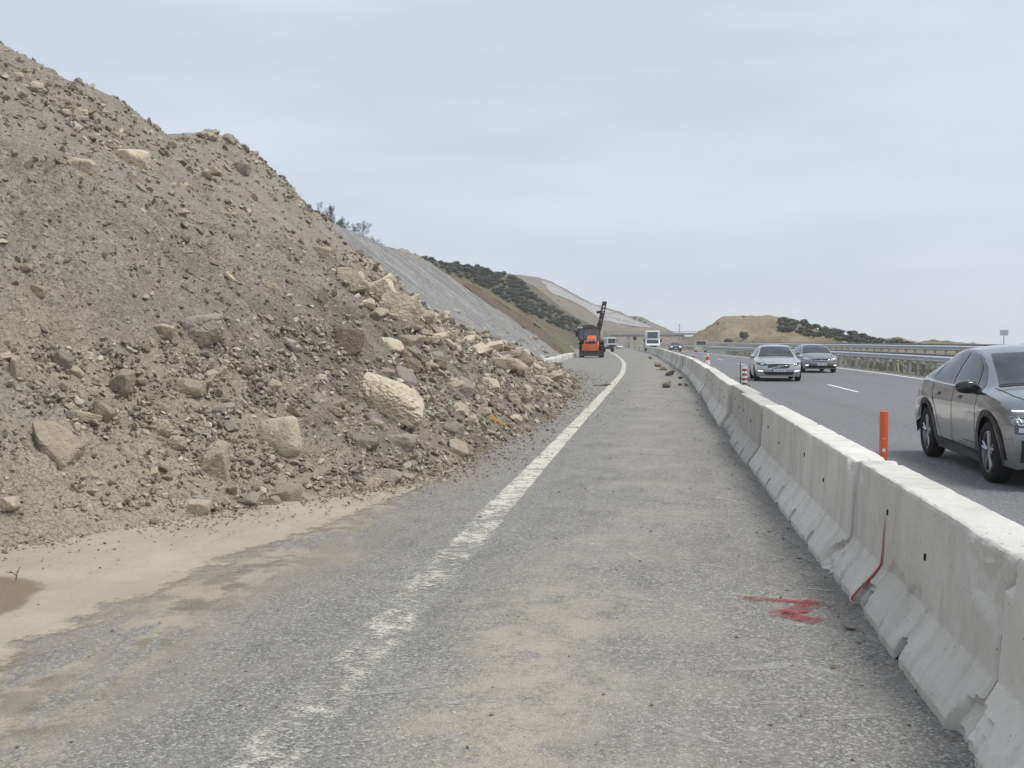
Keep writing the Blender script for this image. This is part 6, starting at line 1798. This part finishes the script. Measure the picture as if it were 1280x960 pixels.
striped_post((float(q[0]), d_, 0), 1.62 - (458 - 426) / FPX * dd, .085, 'red and white banded post before the silver saloon')
m = MB(); m.tube((float(q[0]) - .11, d_ + .3, 0), (float(q[0]) - .13, d_ + .3, .86), .018, n=6); set_props(m.build('thin_rod', M['dark_machine']), 'thin dark rod standing directly left of the red and white banded post', 'rod')
def cone(P, H, lab, name='traffic_cone'):
    e = empty(name, P)
    m = MB(); m.bbox((0, 0, .02), (H * .55, H * .55, .04), .01); m.build('base', M['black_plastic'], e)
    R0, R1 = H * .2, H * .045
    zs = [.04, .38 * H, .62 * H, .82 * H, H]
    for k in range(4):
        z0, z1 = zs[k], zs[k + 1]; f = lambda z: R0 + (R1 - R0) * z / H
        m = MB(); o_ = .003 if k % 2 else 0
        m.lathe([(f(z0) + o_, z0), (f(z1) + o_, z1)] + ([(0, z1)] if k == 3 else []), 20); m.build('cone_band' if k % 2 == 0 else 'reflective_band', M['cone_red' if k % 2 == 0 else 'reflect'], e, True)
    return set_props(e, lab, 'traffic cone')
q = atY(884.5, 462, 55); cone((float(q[0]), 55, 0), .98, 'red traffic cone with a white band standing behind the barrier')
for x, y, lab in ((867, 447, 'small dark cone on the lane farthest left of the red cone'), (852.5, 442, 'tiny cone before the black saloon')):
    q = gnd(x, y); cone((float(q[0]), float(q[1]), 0), .55, lab)
def road_sign(P, H, w, h, lab, two=False, rz=0, mat='sign_face'):
    e = empty('road_sign', P, rz)
    m = MB()
    for x in ((-w * .35, w * .35) if two else (0,)): m.tube((x, .05, -.3), (x, .05, H), .05, n=8)
    m.build('pole', M['steel_dark'], e, True)
    m = MB(); m.bbox((0, 0, H - h / 2), (w, .05, h), .02); m.build('sign_plate', M[mat], e)
    return set_props(e, lab, 'sign')
q = atY(1255, 426, 150); d_ = float((q - CPOS) @ _FP)
road_sign((float(q[0]), 150, -.5), 2.12 + (426 - 412.5) / FPX * d_, 1.1, .75, 'plain grey sign plate on a post against the sky at the far right')
q = atY(784.5, 430, 240); road_sign((float(q[0]), 240, float(zroad(240.0))), 2.4, 1.25, .75, 'pale square roadworks sign left of the far barrier end', True)
q = atY(793.5, 430, 235); road_sign((float(q[0]), 235, float(zroad(235.0))), 2.9, .8, .8, 'dark backed sign on a post by the far barrier end', False, 0, 'dark_machine')
# vehicle on the opposite carriageway, only its cab top shows above the rail
q = atY(876.5, 431, 150); 
r_ = empty('works_van', (float(q[0]), 152, -.15), math.pi)
m = MB(); m.prism([(-1.6, .4), (-1.6, 1.1), (-1.1, 1.25), (-.75, 1.78), (1.7, 1.8), (1.75, .4)], -.8, .8, 'X') if False else m.prism([(-1.6, .4), (-1.6, 1.05), (-1.0, 1.2), (-.6, 1.8), (1.7, 1.82), (1.75, .4)], -.82, .82, 'X')
m.build('body', M['cream'], r_)
m = MB(); m.add([(-.7, -1.02, 1.24), (.7, -1.02, 1.24), (.66, -.66, 1.74), (-.66, -.66, 1.74)], [(0, 1, 2, 3)]); m.add([(-.68, 1.76, 1.2), (.68, 1.76, 1.2), (.66, 1.74, 1.7), (-.66, 1.74, 1.7)], [(0, 1, 2, 3)]); o = m.build('window', M['glass'], r_); o.location.z = .01; o.scale = (1, 1.012, 1)
for y in (-1.0, 1.15):
    for sd in (-1, 1): big_wheel(r_, sd * .72, y, .33, .2, M['steel'], False)
set_props(r_, 'small pale van on the opposite carriageway half hidden by the guard rail', 'van')
# thin antenna mast beyond the far ridge
q = atY(849, 424, 560); m = MB(); m.tube((0, 0, -8), (0, 0, 8.5), .25, .12, 6); m.box((0, 0, 7.2), (1.2, .3, .3)); o = m.build('antenna_mast', M['steel_dark']); o.location = q; set_props(o, 'thin antenna mast on the horizon right of the far ridge', 'mast')
# stick lying on the edge line
P_ = gnd(752, 482.5); m = MB(); m.tube((-.3, 0, .02), (.1, .05, .03), .014, .02, 6); m.tube((.1, .05, .03), (.3, .3, .05), .035, .02, 6); o = m.build('stick', M['bark']); o.location = P_; set_props(o, 'broken stick lying across the white edge line', 'stick')
# little twig standing in the mud
P_ = gnd(20, 731); m = MB()
for a, b in (((0, 0, 0), (.01, 0, .06)), ((.01, 0, .03), (-.05, .01, .06)), ((.01, 0, .05), (.03, 0, .09)), ((-.03, 0, .05), (-.07, .0, .055))): m.tube(a, b, .004, .002, 5)
o = m.build('twig', M['bark']); o.location = (P_[0], P_[1], .03); set_props(o, 'thin dry twig sticking out of the mud at the left', 'twig')

# ------------------------------------------------------------------ haze: a closed box of thin air round everything
t = NT('thin haze'); t.t.nodes.remove(t.b)
pv = t.n('ShaderNodeVolumePrincipled'); pv.inputs['Color'].default_value = (.985, .99, 1, 1); pv.inputs['Density'].default_value = .0004; pv.inputs['Anisotropy'].default_value = .2
t.l(pv.outputs[0], t.out.inputs['Volume'])
m = MB(); m.box((0, 1150, -4), (5200, 2800, 150)); o = m.build('haze', t.m); o.location = (0, 0, 5)
o['kind'] = 'stuff'; o['label'] = 'thin pale haze in the air over the whole scene'
